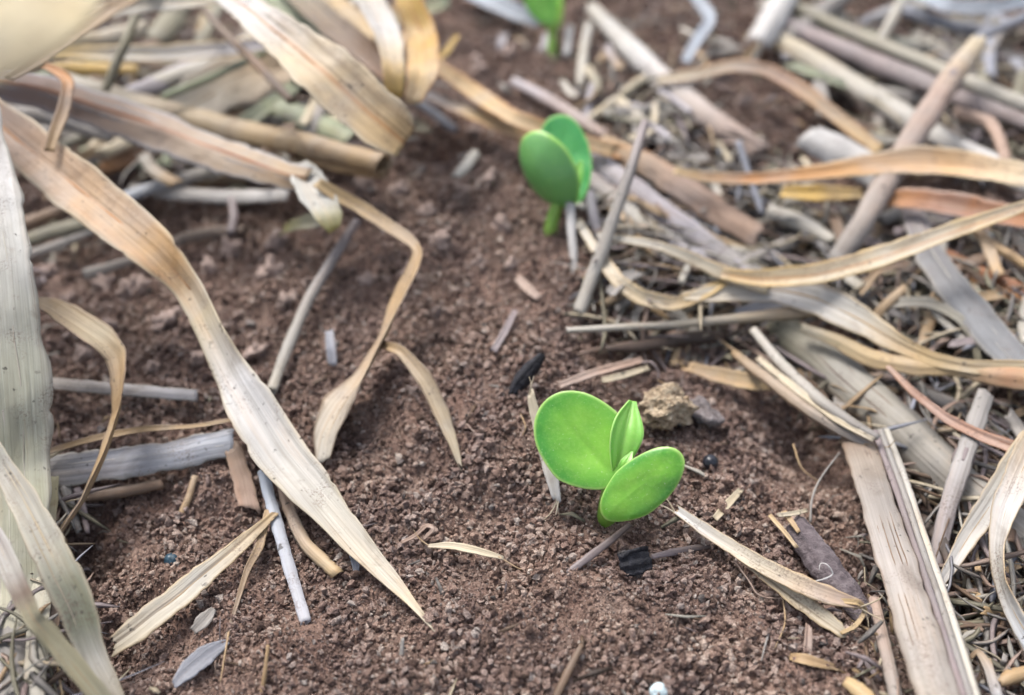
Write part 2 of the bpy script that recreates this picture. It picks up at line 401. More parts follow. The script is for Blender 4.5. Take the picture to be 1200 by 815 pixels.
    ob = link(name, me, mat or M_STRAW, parent)
    return ob, (c, t, b, nn, hw)

def mesh_np(name, V, F):
    me = bpy.data.meshes.new(name)
    me.vertices.add(len(V)); me.vertices.foreach_set("co", np.asarray(V, np.float32).ravel())
    k = F.shape[1]; me.loops.add(F.size); me.loops.foreach_set("vertex_index", F.ravel().astype(np.int32))
    me.polygons.add(len(F)); me.polygons.foreach_set("loop_start", (np.arange(len(F)) * k).astype(np.int32))
    me.polygons.foreach_set("loop_total", np.full(len(F), k, np.int32))
    me.polygons.foreach_set("use_smooth", np.ones(len(F), bool))
    me.update(calc_edges=True); me.validate(); return me
def setuv(me, name, uv, F):
    l = me.uv_layers.new(name=name); l.data.foreach_set("uv", uv[F.ravel()].astype(np.float32).ravel())

def strand_on(fr, u0, lift, rad, name, parent, tint, s0=0, s1=1, u1=None):
    """a rib, vein or margin that runs along a strand at u0"""
    c, t, b, nn, hw = fr; n = len(c); i0, i1 = int(s0 * (n - 1)), int(s1 * (n - 1)) + 1
    uu = np.linspace(u0, u0 if u1 is None else u1, i1 - i0)[:, None]
    cc = c[i0:i1] + b[i0:i1] * (uu * hw[i0:i1, None]) + nn[i0:i1] * (lift * hw[i0:i1, None])
    h = np.minimum(rad / 1000.0, hw[i0:i1] * .5) * np.minimum(1, np.linspace(1.3, .5, i1 - i0))
    return sweep(name, [(0, 0, 0, 8), (1, 1, 1, 8)], 'tube', tint, fr=(cc, t[i0:i1], b[i0:i1], nn[i0:i1], h), m=7, torn=0, ridge=0, thick=rad * .5, parent=parent)[0]

def node_ring(fr, s, parent, tint, k=1.16, ln=.0016):
    c, t, b, nn, hw = fr; i = int(s * (len(c) - 1)); p = 7
    off = np.linspace(-ln, ln, p)[:, None]; bul = 1 + (k - 1) * np.cos(np.linspace(-1.4, 1.4, p))
    rp = lambda a: np.repeat(a[i][None], p, 0)
    return sweep("node", [(0, 0, 0, 8), (1, 1, 1, 8)], 'tube', tint, fr=(rp(c) + rp(t) * off, rp(t), rp(b), rp(nn), hw[i] * bul * 1.02), m=17, torn=0, ridge=.02, thick=.2, parent=parent)[0]

NAMED = []
def strand(name, label, cat, pts, kind='leaf', group=None, rib=None, ribto=.97, ribcol='tan', veins=0, nodes=(), nodecol='brown', fibres=0, fibcol='tan', **kw):
    parts = rib or veins or nodes or fibres
    if parts:
        base = at(pts[0][0], pts[0][1], pts[0][2]); root = bpy.data.objects.new(name, None); COL.objects.link(root); root.empty_display_size = .004
        body = {'leaf': 'blade', 'tube': 'stem', 'gutter': 'sheath'}[kind]
        ob, fr = sweep(body, pts, kind, parent=root, **kw)
        f = kw.get('fold', .25) * .11 if kind == 'leaf' else 0
        if rib: strand_on(fr, rng.normal(0, .04), f + .01, rib, "midrib", root, ribcol, .01, ribto)
        for k in range(veins):
            uu = (k + 1) / (veins + 1) * 2 - 1 + rng.normal(0, .04)
            if abs(uu) < .12: uu += .2
            c_ = {'tube': 3.08, 'gutter': kw.get('curl') or 1.25}.get(kind, 0)
            if c_: xs, zs = math.sin(c_ * uu * .6) / (math.sin(c_) if c_ < 1.57 else 1), (math.cos(c_ * uu * .6) - 1) / (math.sin(c_) if c_ < 1.57 else 1) * kw.get('flat', 1)
            else: xs, zs = uu, kw.get('fold', .25) * abs(uu) + kw.get('curl', 0) * uu * uu
            strand_on(fr, xs, zs, .13, "vein", root, kw.get('edge') or 'pale', .02, .98)
        for s in nodes: node_ring(fr, s, root, nodecol)
        c, t, b, nn, hw = fr
        for k in range(fibres):                                # frayed threads at the far end
            i = len(c) - 1 if k % 2 == 0 or kw.get('fray') else 0; sg = 1 if i else -1
            p0 = c[i] + b[i] * hw[i] * rng.uniform(-.8, .8); ln = rng.uniform(.003, .008)
            d = unit(t[i] * sg + b[i] * rng.normal(0, .45) + np.array([0, 0, rng.uniform(-.3, .2)])); d2 = unit(d + rng.normal(0, .5, 3))
            q = np.stack([p0 - d * .001, p0 + d * ln * .5, p0 + d * ln * .5 + d2 * ln * .5]); A = spline(np.c_[q, [.00016, .00013, .00005]], 9)
            tube_from("fibre", A[:, :3], A[:, 3], fibcol, root)
        o = root
    else:
        o, fr = sweep(name, pts, kind, **kw)
    tag(o, label, cat, group); NAMED.append(o); return o, fr

def tube_from(name, c, r, tint, parent=None, mat=None, m=7):
    c = np.asarray(c); t = unit(np.gradient(c, axis=0)); ref = np.array([.13, .21, 1.0])
    b = unit(np.cross(ref, t)); nn = np.cross(t, b)
    return sweep(name, [(0, 0, 0, 8), (1, 1, 1, 8)], 'tube', tint, fr=(c, t, b, nn, np.asarray(r)), m=m, torn=0, ridge=0, thick=max(.02, float(np.mean(r)) * 500), parent=parent, mat=mat)[0]
def thread(name, label, pts, r_mm, tint, group=None):
    A = spline([[*at(p[0], p[1], p[2])] for p in pts], max(10, len(pts) * 6)); n = len(A)
    rr = r_mm / 1000 * (1 - .6 * np.linspace(0, 1, n) ** 2) * (1 + .15 * np.sin(np.arange(n) * 1.7))
    return tag(tube_from(name, A, rr, tint), label, "fibre", group)

# ------------------------------------------------------------------ the bed of soil
def graded(lo, hi, step, far, grow=1.22):
    a = list(np.arange(lo, hi, step)); d = step
    while a[-1] < far: d *= grow; a.append(a[-1] + d)
    d = step; b = []
    x = lo
    while x > -far: d *= grow; x -= d; b.append(x)
    return np.array(b[::-1] + a)
ys1 = np.arange(.055, .21, .00075); ys2 = np.arange(.21, .42, .0012)
d = .0012; ys3 = [ys2[-1]]
while ys3[-1] < 60: d *= 1.2; ys3.append(ys3[-1] + d)
d = .00075; ys0 = [.055]
while ys0[-1] > -60: d *= 1.2; ys0.append(ys0[-1] - d)
GY = np.r_[np.array(ys0[::-1])[:-1], ys1, ys2, np.array(ys3[1:])]
GX = graded(-.205, .205, .00085, 60)
XX, YY = np.meshgrid(GX, GY); ZZ = soil_z(XX, YY)
nx, ny = len(GX), len(GY)
I = (np.arange(ny - 1)[:, None] * nx + np.arange(nx - 1)[None]).ravel()
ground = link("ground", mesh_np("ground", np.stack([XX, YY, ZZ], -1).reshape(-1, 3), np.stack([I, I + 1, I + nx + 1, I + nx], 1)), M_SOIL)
ground["kind"] = "structure"

def lump(name, sub, amp, freq, seed, sq=(1, 1, 1), mat=None, det=3, soft=True, ridged=False):
    bm = bmesh.new(); bmesh.ops.create_icosphere(bm, subdivisions=sub, radius=1.0)
    for v in bm.verts:
        p = v.co * freq + Vector((seed * 7.3, seed * 3.1, seed * 1.7)); k = 0; a = 1
        for _ in range(det): k += a * ((.45 - abs(mnoise.noise(p)) * 2) if ridged else mnoise.noise(p)); p = p * 2.1; a *= .5
        v.co *= 1 + amp * k; v.co = Vector((v.co.x * sq[0], v.co.y * sq[1], v.co.z * sq[2]))
    me = bpy.data.meshes.new(name); bm.to_mesh(me); bm.free()
    me.polygons.foreach_set("use_smooth", np.full(len(me.polygons), soft))
    if mat: me.materials.append(mat)
    return me

# loose crumbs, too many and too small to count
crumb_col = bpy.data.collections.new("crumb_shapes")
for k in range(7):
    o = bpy.data.objects.new("crumb_shape", lump("crumb_shape", 1, 1.1, 1.2 + .2 * k, k + 1, (1, .9, .75), M_CRUMB, 3, False))
    crumb_col.objects.link(o)
def crumb_cloud(name, n, rmin, rmed, rmax, seed, ydec=.19):
    g = np.random.default_rng(seed)
    y = .075 + (g.random(n * 3) ** 1.4) * .34
    half = .062 + y * .56 + .02
    x = (g.random(n * 3) * 2 - 1) * half
    keep = (g.random(n * 3) < np.clip(half / .25, 0, 1)); x, y = x[keep][:n], y[keep][:n]
    cl = vnoise(x / .006 + 40, y / .006 + 3) + .5 * vnoise(x / .02, y / .02 + 60)
    r = np.clip(rmed * np.exp(g.normal(0, .50, len(x))) * (1 + .9 * cl), rmin, rmax)
    z = soil_z(x, y) + r * g.uniform(.1, 1.1, len(x))
    me = bpy.data.meshes.new(name); me.vertices.add(len(x)); me.vertices.foreach_set("co", np.stack([x, y, z], 1).astype(np.float32).ravel())
    a = me.attributes.new("size", 'FLOAT', 'POINT'); a.data.foreach_set("value", r.astype(np.float32))
    a = me.attributes.new("turn", 'FLOAT_VECTOR', 'POINT'); a.data.foreach_set("vector", (g.random((len(x), 3)) * 6.28).astype(np.float32).ravel())
    a = me.attributes.new("shape", 'INT', 'POINT'); a.data.foreach_set("value", g.integers(0, 7, len(x)).astype(np.int32))
    o = link(name, me); o["kind"] = "stuff"; o["label"] = "fine reddish brown soil crumbs"
    ng = bpy.data.node_groups.new("scatter", 'GeometryNodeTree')
    ng.interface.new_socket("Geometry", in_out='INPUT', socket_type='NodeSocketGeometry'); ng.interface.new_socket("Geometry", in_out='OUTPUT', socket_type='NodeSocketGeometry')
    N, L = ng.nodes, ng.links
    gi, go = N.new('NodeGroupInput'), N.new('NodeGroupOutput'); iop = N.new('GeometryNodeInstanceOnPoints'); ci = N.new('GeometryNodeCollectionInfo')
    ci.inputs['Collection'].default_value = crumb_col; ci.inputs['Separate Children'].default_value = True; ci.inputs['Reset Children'].default_value = True
    iop.inputs['Pick Instance'].default_value = True
    def named(t, nm):
        q = N.new('GeometryNodeInputNamedAttribute'); q.data_type = t; q.inputs[0].default_value = nm; return q.outputs[0]
    L.new(gi.outputs[0], iop.inputs['Points']); L.new(ci.outputs[0], iop.inputs['Instance'])
    L.new(named('INT', 'shape'), iop.inputs['Instance Index']); L.new(named('FLOAT_VECTOR', 'turn'), iop.inputs['Rotation'])
    L.new(named('FLOAT', 'size'), iop.inputs['Scale']); L.new(iop.outputs[0], go.inputs[0])
    md = o.modifiers.new("scatter", 'NODES'); md.node_group = ng
    return o
crumb_cloud("soil_crumbs", 430000, .00012, .00030, .0010, 5)

# clods and grit one can pick out: pieces of the ground
clod_me = [lump("soil_clod", 3, .8, 1.3 + .2 * k, 20 + k, (1, .85, .7), M_CLOD, 4) for k in range(6)]
stone_me = [lump("pebble", 3, .35, 1.0, 40 + k, (1, .8, .65), M_STONE, 3) for k in range(3)]
def clod(px, py, rpx, stone=False):
    p = at(px, py, 0); r = rpx * depth(p) / FPX
    p[2] = float(soil_z(p[0], p[1])) + r * .25
    o = bpy.data.objects.new("pebble" if stone else "soil_clod", random.choice(stone_me if stone else clod_me)); COL.objects.link(o)
    o.location = p; o.scale = [r * random.uniform(.85, 1.2)] * 3; o.rotation_euler = [random.uniform(0, 6.28) for _ in range(3)]
    o.parent = ground
for px, py, r in [(160, 350, 20), (120, 385, 14), (190, 385, 16), (215, 330, 13), (250, 320, 15), (270, 300, 17), (320, 330, 18), (340, 360, 12), (300, 410, 12),
                  (230, 420, 11), (180, 430, 10), (95, 410, 12), (110, 470, 10), (150, 490, 9), (210, 480, 11), (265, 460, 9), (330, 300, 14), (360, 335, 9), (120, 330, 13),
                  (430, 220, 14), (470, 230, 11), (500, 250, 13), (540, 230, 12), (570, 215, 10), (590, 260, 11), (520, 290, 12), (560, 310, 10), (600, 310, 9), (480, 330, 10),
                  (620, 345, 8), (560, 360, 9), (430, 330, 10), (510, 370, 8), (560, 160, 12), (530, 60, 10), (560, 90, 12), (600, 75, 10), (700, 60, 10), (870, 130, 10),
                  (880, 480, 9), (900, 520, 10), (850, 560, 7), (940, 560, 9), (920, 660, 7), (870, 720, 8), (960, 760, 10), (420, 620, 7), (450, 560, 8), (380, 700, 8),
                  (560, 600, 7), (590, 690, 8), (640, 780, 9), (520, 760, 8), (200, 720, 7), (180, 640, 8), (250, 610, 7), (440, 480, 7), (560, 450, 7), (500, 520, 6),
                  (1000, 770, 11), (1150, 700, 9), (1100, 740, 10), (1070, 600, 8), (800, 760, 7), (745, 720, 6), (60, 320, 12), (80, 350, 11), (880, 420, 9)]:
    clod(px + random.uniform(-4, 4), py + random.uniform(-4, 4), r * (1.0 if py < 440 else .5))
for px, py, r in [(494, 204, 7), (545, 190, 14), (576, 588, 6), (293, 375, 9), (627, 608, 6), (390, 400, 8), (655, 505, 4)]: clod(px, py, r * .7, True)

# ------------------------------------------------------------------ seedlings
def cotyledon(name, parent, base, tip, face, wide, mat, thick=.0017, cup=.10, round_=2.15, bend=0.0, fat=.5, furrow=.0003):
    """a thick oval seed leaf: base and tip points, the way its face looks, its width in metres"""
    base, tip = np.array(base), np.array(tip); ax = tip - base; L = np.linalg.norm(ax); ax = ax / L
    f = np.array(face, float); f = unit(f - ax * np.dot(f, ax)); sd_ = np.cross(ax, f)
    nr, na = 22, 72; V, R, F = [], [], []
    ph = rng.random(3) * 6
    for side in (1, -1):
        for i in range(nr + 1):
            r = math.sin(i / nr * math.pi / 2)
            for j in range(na):
                a = 2 * math.pi * j / na
                ca, sa = math.cos(a), math.sin(a)
                e = (abs(ca) ** round_ + abs(sa) ** round_) ** (-1 / round_)
                yy = .5 + .5 * ca * e * r; xx = sa * e * r * .5
                xx *= (1 - .22 * max(0, .38 - yy) / .38) * (1 + .10 * (fat - yy)) * (1 + .012 * math.sin(3 * a + ph[0]) + .008 * math.sin(7 * a + ph[1]))
                h = thick * (1 - r ** 3.2) ** .55
                u2 = (xx * 2) ** 2 + ((yy - .5) * 2) ** 2
                zz = side * h * (.42 if side > 0 else .62) + cup * wide * u2 * .5 + bend * L * (yy - .1) ** 2
                if side > 0: zz -= furrow * math.exp(-(xx / .05) ** 2) * max(0, 1 - yy) * (1 - r ** 4)      # the shallow mid furrow
                zz += .00022 * mnoise.noise(Vector((xx * 5 + ph[2] * 3, yy * 5, 0.3)))
                V.append(base + ax * (yy * L) + sd_ * (xx * wide) + f * zz); R.append(r ** 2.6)
    K = (nr + 1) * na
    for s_ in (0, 1):
        for i in range(nr):
            for j in range(na):
                a, b = i * na + j, i * na + (j + 1) % na
                q = [a, b, b + na, a + na]
                F.append([v + s_ * K for v in (q if s_ == 0 else q[::-1])])
    me = mesh_np(name, np.array(V), np.array(F))
    a = me.attributes.new("radial", 'FLOAT', 'POINT'); a.data.foreach_set("value", np.array(R, np.float32))
    return link(name, me, mat, parent)

def camvec(x, y, z): return cright * x + cup * y - cdir * z      # x right, y up the picture, z towards the viewer
def stemtube(name, parent, pts, rad, mat, m=14):
    A = spline(np.c_[np.array(pts), np.array(rad)], 26); c = A[:, :3]
    t = unit(np.gradient(c, axis=0)); b = unit(np.cross(np.array([.1, -1, .1]), t)); nn = np.cross(t, b)
    o = sweep(name, [(0, 0, 0, 8), (1, 1, 1, 8)], 'tube', 'green', fr=(c, t, b, nn, A[:, 3]), m=m, torn=0, ridge=.015, thick=.3, parent=parent, mat=mat)[0]
    return o
def leaflet(name, parent, pts, wid, face, mat, fold=.5, wav=.05):
    A = spline(np.c_[np.array(pts), np.array(wid)], 34); c = A[:, :3]; t = unit(np.gradient(c, axis=0)); f = np.array(face)
    b = unit(np.cross(f, t)); nn = np.cross(t, b)
    o, fr = sweep(name, [(0, 0, 0, 40), (1, 1, 1, 40)], 'leaf', 'green', fr=(c, t, b, nn, A[:, 3]), m=17, torn=.35, ridge=.03, wav=wav, fold=fold, thick=.28, parent=parent, mat=mat)
    u = np.abs(np.linspace(-1, 1, 17)); a = o.data.attributes.new("radial", 'FLOAT', 'POINT')
    a.data.foreach_set("value", np.tile(np.tile(u ** 3, 34), 2).astype(np.float32))
    strand_on(fr, 0, fold * .11, .16, "midrib", o, 'green'); o.children[0].data.materials[0] = M_LEAF
    return o

# the near seedling, in focus
g0 = at(713, 614, -1); d0 = depth(g0); px = d0 / FPX
s1 = empty("seedling", g0); tag(s1, "sharp bright green seedling with two round seed leaves in the bare soil", "seedling", "green seedlings in the soil")
D = lambda x, y, dz=0.0: at_depth(x, y, d0 + dz)
stemtube("stem", s1, [g0 - [0, 0, .002], D(714, 600, -.002), D(719, 578, -.004), D(723, 560, -.005)], [.0019, .00175, .00165, .0013], M_STEM)
cotyledon("cotyledon", s1, D(725, 566, -.0045), D(641, 469, .001), camvec(-.10, .10, 1), 101 * px, M_GREEN, cup=.10, round_=2.05, fat=.62)
cotyledon("cotyledon", s1, D(706, 606, -.007), D(797, 532, -.012), camvec(.12, .36, 1), 59 * px, M_GREEN, cup=-.06, round_=2.12, fat=.5, bend=-.05, furrow=-.0001)
leaflet("young_leaf", s1, [D(725, 566, -.004), D(726, 540, -.0045), D(733, 505, -.004), D(741, 471, -.001)], [3 * px, 12 * px, 18 * px, 4.0 * px], camvec(.22, .15, 1), M_LEAF, .45, .12)
leaflet("young_leaf", s1, [D(728, 562, -.006), D(733, 545, -.007), D(741, 529, -.006)], [2 * px, 7 * px, .8 * px], camvec(-.25, .5, 1), M_LEAF, .3)

# the second seedling, softly out of focus
g1 = at(647, 284, -1); d1 = depth(g1); p1 = d1 / FPX; D1 = lambda x, y, dz=0.0: at_depth(x, y, d1 + dz)
s2 = empty("seedling", g1); tag(s2, "blurred green seedling behind, its cupped seed leaves raised on a slim stem", "seedling", "green seedlings in the soil")
stemtube("stem", s2, [g1 - [0, 0, .002], D1(647, 270, -.001), D1(652, 250, -.002), D1(659, 228, -.003)], [8.5 * p1, 8 * p1, 7.5 * p1, 7 * p1], M_STEM)
D1c = lambda x, y, dz=0.0: D1(x - 7, y + 5, dz)
cotyledon("cotyledon", s2, D1c(676, 242, .002), D1c(661, 133, .006), camvec(-.10, .15, 1), 66 * p1, M_GREEN_FAR, cup=.28, fat=.3)
cotyledon("cotyledon", s2, D1c(668, 246, -.004), D1c(617, 158, -.009), camvec(.50, .38, -.62), 74 * p1, M_GREEN_UNDER, cup=.50, fat=.30)
leaflet("young_leaf", s2, [D1c(668, 236, -.003), D1c(678, 210, -.004), D1c(688, 184, -.003)], [3 * p1, 10 * p1, 2 * p1], camvec(.3, .2, 1), M_LEAF, .4)

# the third, at the top of the picture
g2 = at(648, 78, -1); d2 = depth(g2); p2 = d2 / FPX; D2 = lambda x, y, dz=0.0: at_depth(x, y, d2 + dz)
s3 = empty("seedling", g2); tag(s3, "farthest green seedling, cut off by the top of the picture", "seedling", "green seedlings in the soil")
stemtube("stem", s3, [g2 - [0, 0, .002], D2(648, 60), D2(648, 40), D2(644, 18, -.002)], [6 * p2, 6 * p2, 5.5 * p2, 5 * p2], M_STEM)
stemtube("leaf_stalk", s3, [D2(647, 40, -.001), D2(655, 28, -.002), D2(658, 10, -.002), D2(658, -14, -.002)], [3 * p2, 3.5 * p2, 3.5 * p2, 3 * p2], M_STEM)
cotyledon("cotyledon", s3, D2(646, 30, -.003), D2(616, -30, -.006), camvec(-.1, .25, 1), 34 * p2, M_LEAF, cup=.1)
cotyledon("cotyledon", s3, D2(648, 32, -.001), D2(646, -44, .004), camvec(.3, .4, 1), 28 * p2, M_LEAF, cup=.1)

# ------------------------------------------------------------------ small single things on the soil
def blob(name, label, cat, px_, py_, rx, ry, mat, amp=.12, freq=1.0, seed=1, sub=4, hgt=None, rotz=0, lift=.55, det=3):
    p = at(px_, py_, 0); k = depth(p) / FPX
    o = link(name, lump(name, sub, amp, freq, seed, (1, ry / rx, (hgt or ry) / rx), None, det), mat)
    o.location = (p[0], p[1], float(macro(p[0], p[1])) + (hgt or ry) * k * lift); o.scale = [rx * k] * 3; o.rotation_euler = (0, 0, rotz)
    tag(o, label, cat); return o
blob("seed", "shiny round black seed to the right of the sharp seedling", "seed", 831, 550, 9.5, 9.5, M_BLACKSEED, .05, seed=3, lift=1.25)
blob("seed", "dark blue round seed on bare soil at lower left", "seed", 203, 660, 9.5, 9, M_BLUESEED, .08, seed=4)
blob("granule", "bluish white granule at the bottom edge below the sharp seedling", "granule", 771, 813, 10.5, 9.5, M_WHITE, .16, seed=5)
blob("granule", "small white granule among the rust coloured straw at right", "granule", 1152, 291, 8.5, 8.5, M_WHITE, .10, seed=6, lift=1.4)

def charred(label, pts, torn=.8):
    o, fr = sweep("charred_husk", pts, 'gutter', 'dark', curl=1.2, thick=.9, torn=torn, ridge=.09, wav=.22, mat=M_CHAR, n=16, m=13)
    return tag(o, label, "husk")
charred("black charred husk leaning in the soil above the round seed leaf", [(600, 463, 2, 12), (608, 448, 4, 22), (621, 432, 6, 23), (633, 419, 8, 13)])
charred("short black charred husk lying just below the sharp seedling", [(727, 661, 2.2, 25), (737, 658, 2.8, 29), (752, 655, 2.8, 28), (763, 653, 2.2, 22)], .15)

# the beige root crown right of the seedling
rt = at(785, 480, 0); kr = depth(rt) / FPX
rc = empty("root_crown", rt); tag(rc, "crumpled beige root crown behind the sharp seedling, grey at one end", "root")
o = link("crown", lump("crown", 5, .40, 1.15, 61, (1.2, .85, .80), None, 5, True, True), M_ROOT, rc); o.location = at(783, 478, 5) ; o.scale = [27 * kr] * 3; o.rotation_euler = (.3, .2, .5)
o = link("stump", lump("stump", 4, .5, 1.2, 63, (1.25, .75, .7), None, 4), M_ROOTG, rc); o.location = at(822, 484, 3); o.scale = [19 * kr] * 3; o.rotation_euler = (0, .2, -.5)
for k in range(7):
    a = random.uniform(0, 6.28); c0 = np.array(at(783, 478, 5)); dr = np.array([math.cos(a), math.sin(a) * .8, random.uniform(-.5, .5)])
    q = np.stack([c0 + dr * .0035, c0 + dr * .0058 + rng.normal(0, .0008, 3), c0 + dr * .0068 + rng.normal(0, .0014, 3) - [0, 0, .001]])
    A = spline(np.c_[q, [.0004, .00028, .0001]], 8); tube_from("rootlet", A[:, :3], A[:, 3], random.choice(['cream', 'tan', 'brown']), rc)

# ------------------------------------------------------------------ dead leaves and straw, left
LEAF, STRAW, TWIG = "dry leaf", "straw", "twig"
GL, GR, GM = "dead leaves of the left tuft", "straw of the right-hand litter", "straw on the bare soil"
st = strand
st("dry_leaf", "wide pale strap leaf standing along the left edge", LEAF, [(-60, 20, 66, 60, 10), (-34, 150, 52, 80, 8), (-10, 300, 36, 98, 6), (4, 450, 24, 122, 4), (10, 550, 15, 104, 2), (13, 690, 7, 78, 0), (8, 860, 3, 76, 0)],
   tint=[(0, 'lilac'), (.3, 'white'), (.55, (206, 206, 186)), (.75, (190, 190, 160)), (1, (190, 182, 166))], group=GL, rib=.5, ribcol='pale', fold=.06, curl=-.18, veins=2, edge='pale', thick=.25)
st("dry_leaf", "long arching leaf twisting from the left edge to a tip in the soil", LEAF,
   [(-30, 120, 46, 44, 4), (15, 160, 42, 62, 6), (75, 208, 37, 74, 8), (135, 255, 32, 70, 8), (185, 298, 27, 60, 14), (222, 340, 22, 42, 26), (248, 390, 18, 38, 34), (272, 436, 14, 48, 28), (300, 484, 11, 64, 16), (330, 532, 8, 70, 6), (372, 582, 6, 58, 0), (424, 642, 4, 36, 0), (470, 692, 3, 17, 0), (512, 742, 2, 2, 0)],
   tint=[(0, 'pink'), (.25, (214, 182, 146)), (.42, (218, 176, 120)), (.5, 'cream'), (.6, 'white'), (.8, 'pale'), (1, 'cream')], edge='cream', group=GL, rib=.45, ribcol='orange', ribto=.46, veins=0, fold=.26, curl=.0, n=130, thick=.22, wav=.03)
st("dry_leaf", "brown-streaked folded leaf running in from the left edge above the arching leaf", LEAF,
   [(-30, 88, 48, 40, 10), (50, 104, 43, 46, 6), (120, 126, 38, 52, 0), (200, 154, 33, 56, 0), (280, 184, 28, 48, 0), (335, 204, 25, 40, 10), (358, 208, 24, 30, 20)],
   tint=[(0, 'mauve'), (.3, (176, 150, 130)), (.6, (196, 178, 158)), (1, 'tan')], edge='blue', mid='rust', group=GL, rib=.4, ribcol='rust', veins=2, fold=-.45, n=80)
st("dry_leaf", "white twisted leaf tip hanging from the brown-streaked leaf, yellow at its end", LEAF,
   [(350, 192, 23.5, 24, 0), (362, 212, 23, 44, 0), (376, 236, 21, 46, -4), (387, 256, 19, 36, -8), (391, 270, 17, 16, -10)], tint=[(0, (224, 222, 210)), (.7, (226, 224, 212)), (1, (190, 180, 104))], group=GL, fold=.12, curl=.08, torn=.3)
st("dry_leaf", "small yellowish scrap under the white twisted leaf tip", LEAF, [(332, 272, 8, 10), (352, 264, 12, 16), (378, 258, 14, 22), (394, 246, 15, 12)], tint=[(0, (176, 170, 90)), (1, 'pale')], group=GL, curl=.3)
st("dry_leaf", "thin bent strip that kinks at a sharp elbow and drops to the soil", LEAF,
   [(372, 214, 24, 14, 20), (396, 229, 21, 20, 15), (420, 242, 19, 20, 10), (456, 266, 18, 18, 0), (482, 284, 17.5, 15, 0), (490, 296, 17, 15, 20), (484, 318, 15, 18, 45), (470, 352, 12, 20, 60), (452, 395, 9, 18, 70), (428, 440, 6, 24, 65), (402, 476, 4.5, 34, 50), (386, 508, 3, 34, 40), (380, 540, 1.5, 20, 30)],
   tint=[(0, 'straw'), (.35, 'tan'), (.6, 'tan'), (1, 'pale')], edge='brown', group=GL, rib=.22, fold=.3, n=90)
st("dry_leaf", "short curled tan strip branching from the bent strip to a tip in bare soil", LEAF,
   [(448, 404, 9, 10, 30), (470, 412, 10, 16, 20), (496, 442, 8, 22, 10), (516, 482, 5, 22, 0), (530, 518, 3, 15, -10), (541, 552, 1, 3, -10)], tint=[(0, 'tan'), (1, 'cream')], edge='brown', fold=.35, group=GL, rib=.2)
st("dry_leaf", "pale crossing leaf with a dark mould patch at lower left", LEAF,
   [(-40, 470, 34, 18, 20), (-6, 530, 31, 24, 15), (28, 588, 27, 38, 5), (60, 650, 22, 50, 0), (86, 704, 17, 48, 0), (108, 762, 11, 38, 0), (132, 812, 7, 26, 0), (160, 860, 3, 14, 0)],
   tint=[(0, 'green'), (.25, 'pale'), (.5, (206, 202, 180)), (.6, (150, 152, 128)), (.7, (146, 150, 124)), (.8, 'pale'), (1, 'cream')], edge='cream', group=GL, rib=.3, ribcol='cream', veins=2, fold=.12, n=90)
st("dry_leaf", "narrow jointed leaf folding at a brown knuckle in the lower left corner", LEAF,
   [(-30, 590, 28, 20, 20), (0, 640, 26, 26, 20), (22, 688, 23, 26, 15), (37, 722, 21, 24, 0), (44, 732, 20, 26, -30), (66, 756, 17, 28, -20), (100, 796, 13, 26, -10), (140, 845, 8, 22, 0)],
   tint=[(0, 'lilac'), (.35, 'pale'), (.45, 'brown'), (.52, (176, 168, 132)), (1, (196, 190, 160))], group=GL, rib=.3, fold=.3)
st("straw", "upright pale straw at the bottom left behind the crossing leaves", STRAW, [(56, 560, 8, 24), (50, 650, 7, 25), (44, 740, 6, 26), (36, 850, 5, 27)], 'tube', tint=[(0, (206, 200, 160)), (1, 'pale')], group=GL, flat=.5, nodes=(.35,))
st("straw", "thick blotched stalk in the bottom left corner", STRAW, [(-4, 690, 6, 70), (4, 760, 5, 72), (10, 860, 4, 74)], 'gutter', tint='grey', curl=1.0, flat=.6, group=GL)
st("dry_leaf", "curled brown-edged leaf bending over like a hook beside the wide strap leaf", LEAF,
   [(40, 352, 21, 10, -20), (62, 362, 21, 24, -20), (92, 380, 20, 34, -15), (120, 400, 19, 38, -10), (137, 416, 18, 30, 20), (142, 440, 17, 18, 55), (140, 480, 15, 17, 70), (126, 530, 12, 16, 70), (100, 585, 9, 13, 70), (68, 630, 6, 11, 60)],
   tint=[(0, 'tan'), (.3, (190, 176, 146)), (.45, 'tan'), (1, 'straw')], edge='brown', fold=.35, group=GL, rib=.2, n=80)
st("straw", "flat grey straw lying on soil between the hooked leaf and arching leaf", STRAW, [(30, 446, 2, 15), (100, 452, 2.5, 17), (170, 458, 3, 18), (230, 463, 3.5, 17)], 'gutter', tint=[(0, (188, 174, 158)), (1, 'bluegrey')], edge='pale', curl=.9, flat=.6, group=GM, veins=2)
bl, _ = st("straw_stalk", "broad flat blue-grey stalk lying on the soil at left", STRAW, [(46, 552, 3.5, 46), (120, 544, 4, 45), (190, 534, 4.5, 42), (270, 517, 5, 38)], 'gutter', tint=[(0, 'grey'), (.4, 'bluegrey'), (1, (176, 182, 192))], curl=.75, flat=.5, torn=.25, group=GM, veins=2, edge='pale')
sweep("sheath_edge", [(55, 530, 6, 8), (110, 514, 6.5, 9), (170, 503, 7, 9), (225, 500, 7, 6), (272, 492, 7, 6)], 'leaf', 'tan', edge='brown', parent=bl)
st("straw", "short brown stalk piece tucked under the blue-grey stalk", STRAW, [(100, 582, 2, 14), (140, 575, 2, 17), (188, 566, 2, 15)], 'gutter', tint='brown', group=GM)
st("straw_fragment", "brown flat fragment standing beside the arching leaf's lower edge", STRAW, [(272, 526, 5, 24), (283, 558, 3, 27), (292, 594, 1, 28)], 'leaf', tint=[(0, 'brown'), (1, 'pink')], group=GM, curl=-.2, torn=.7)
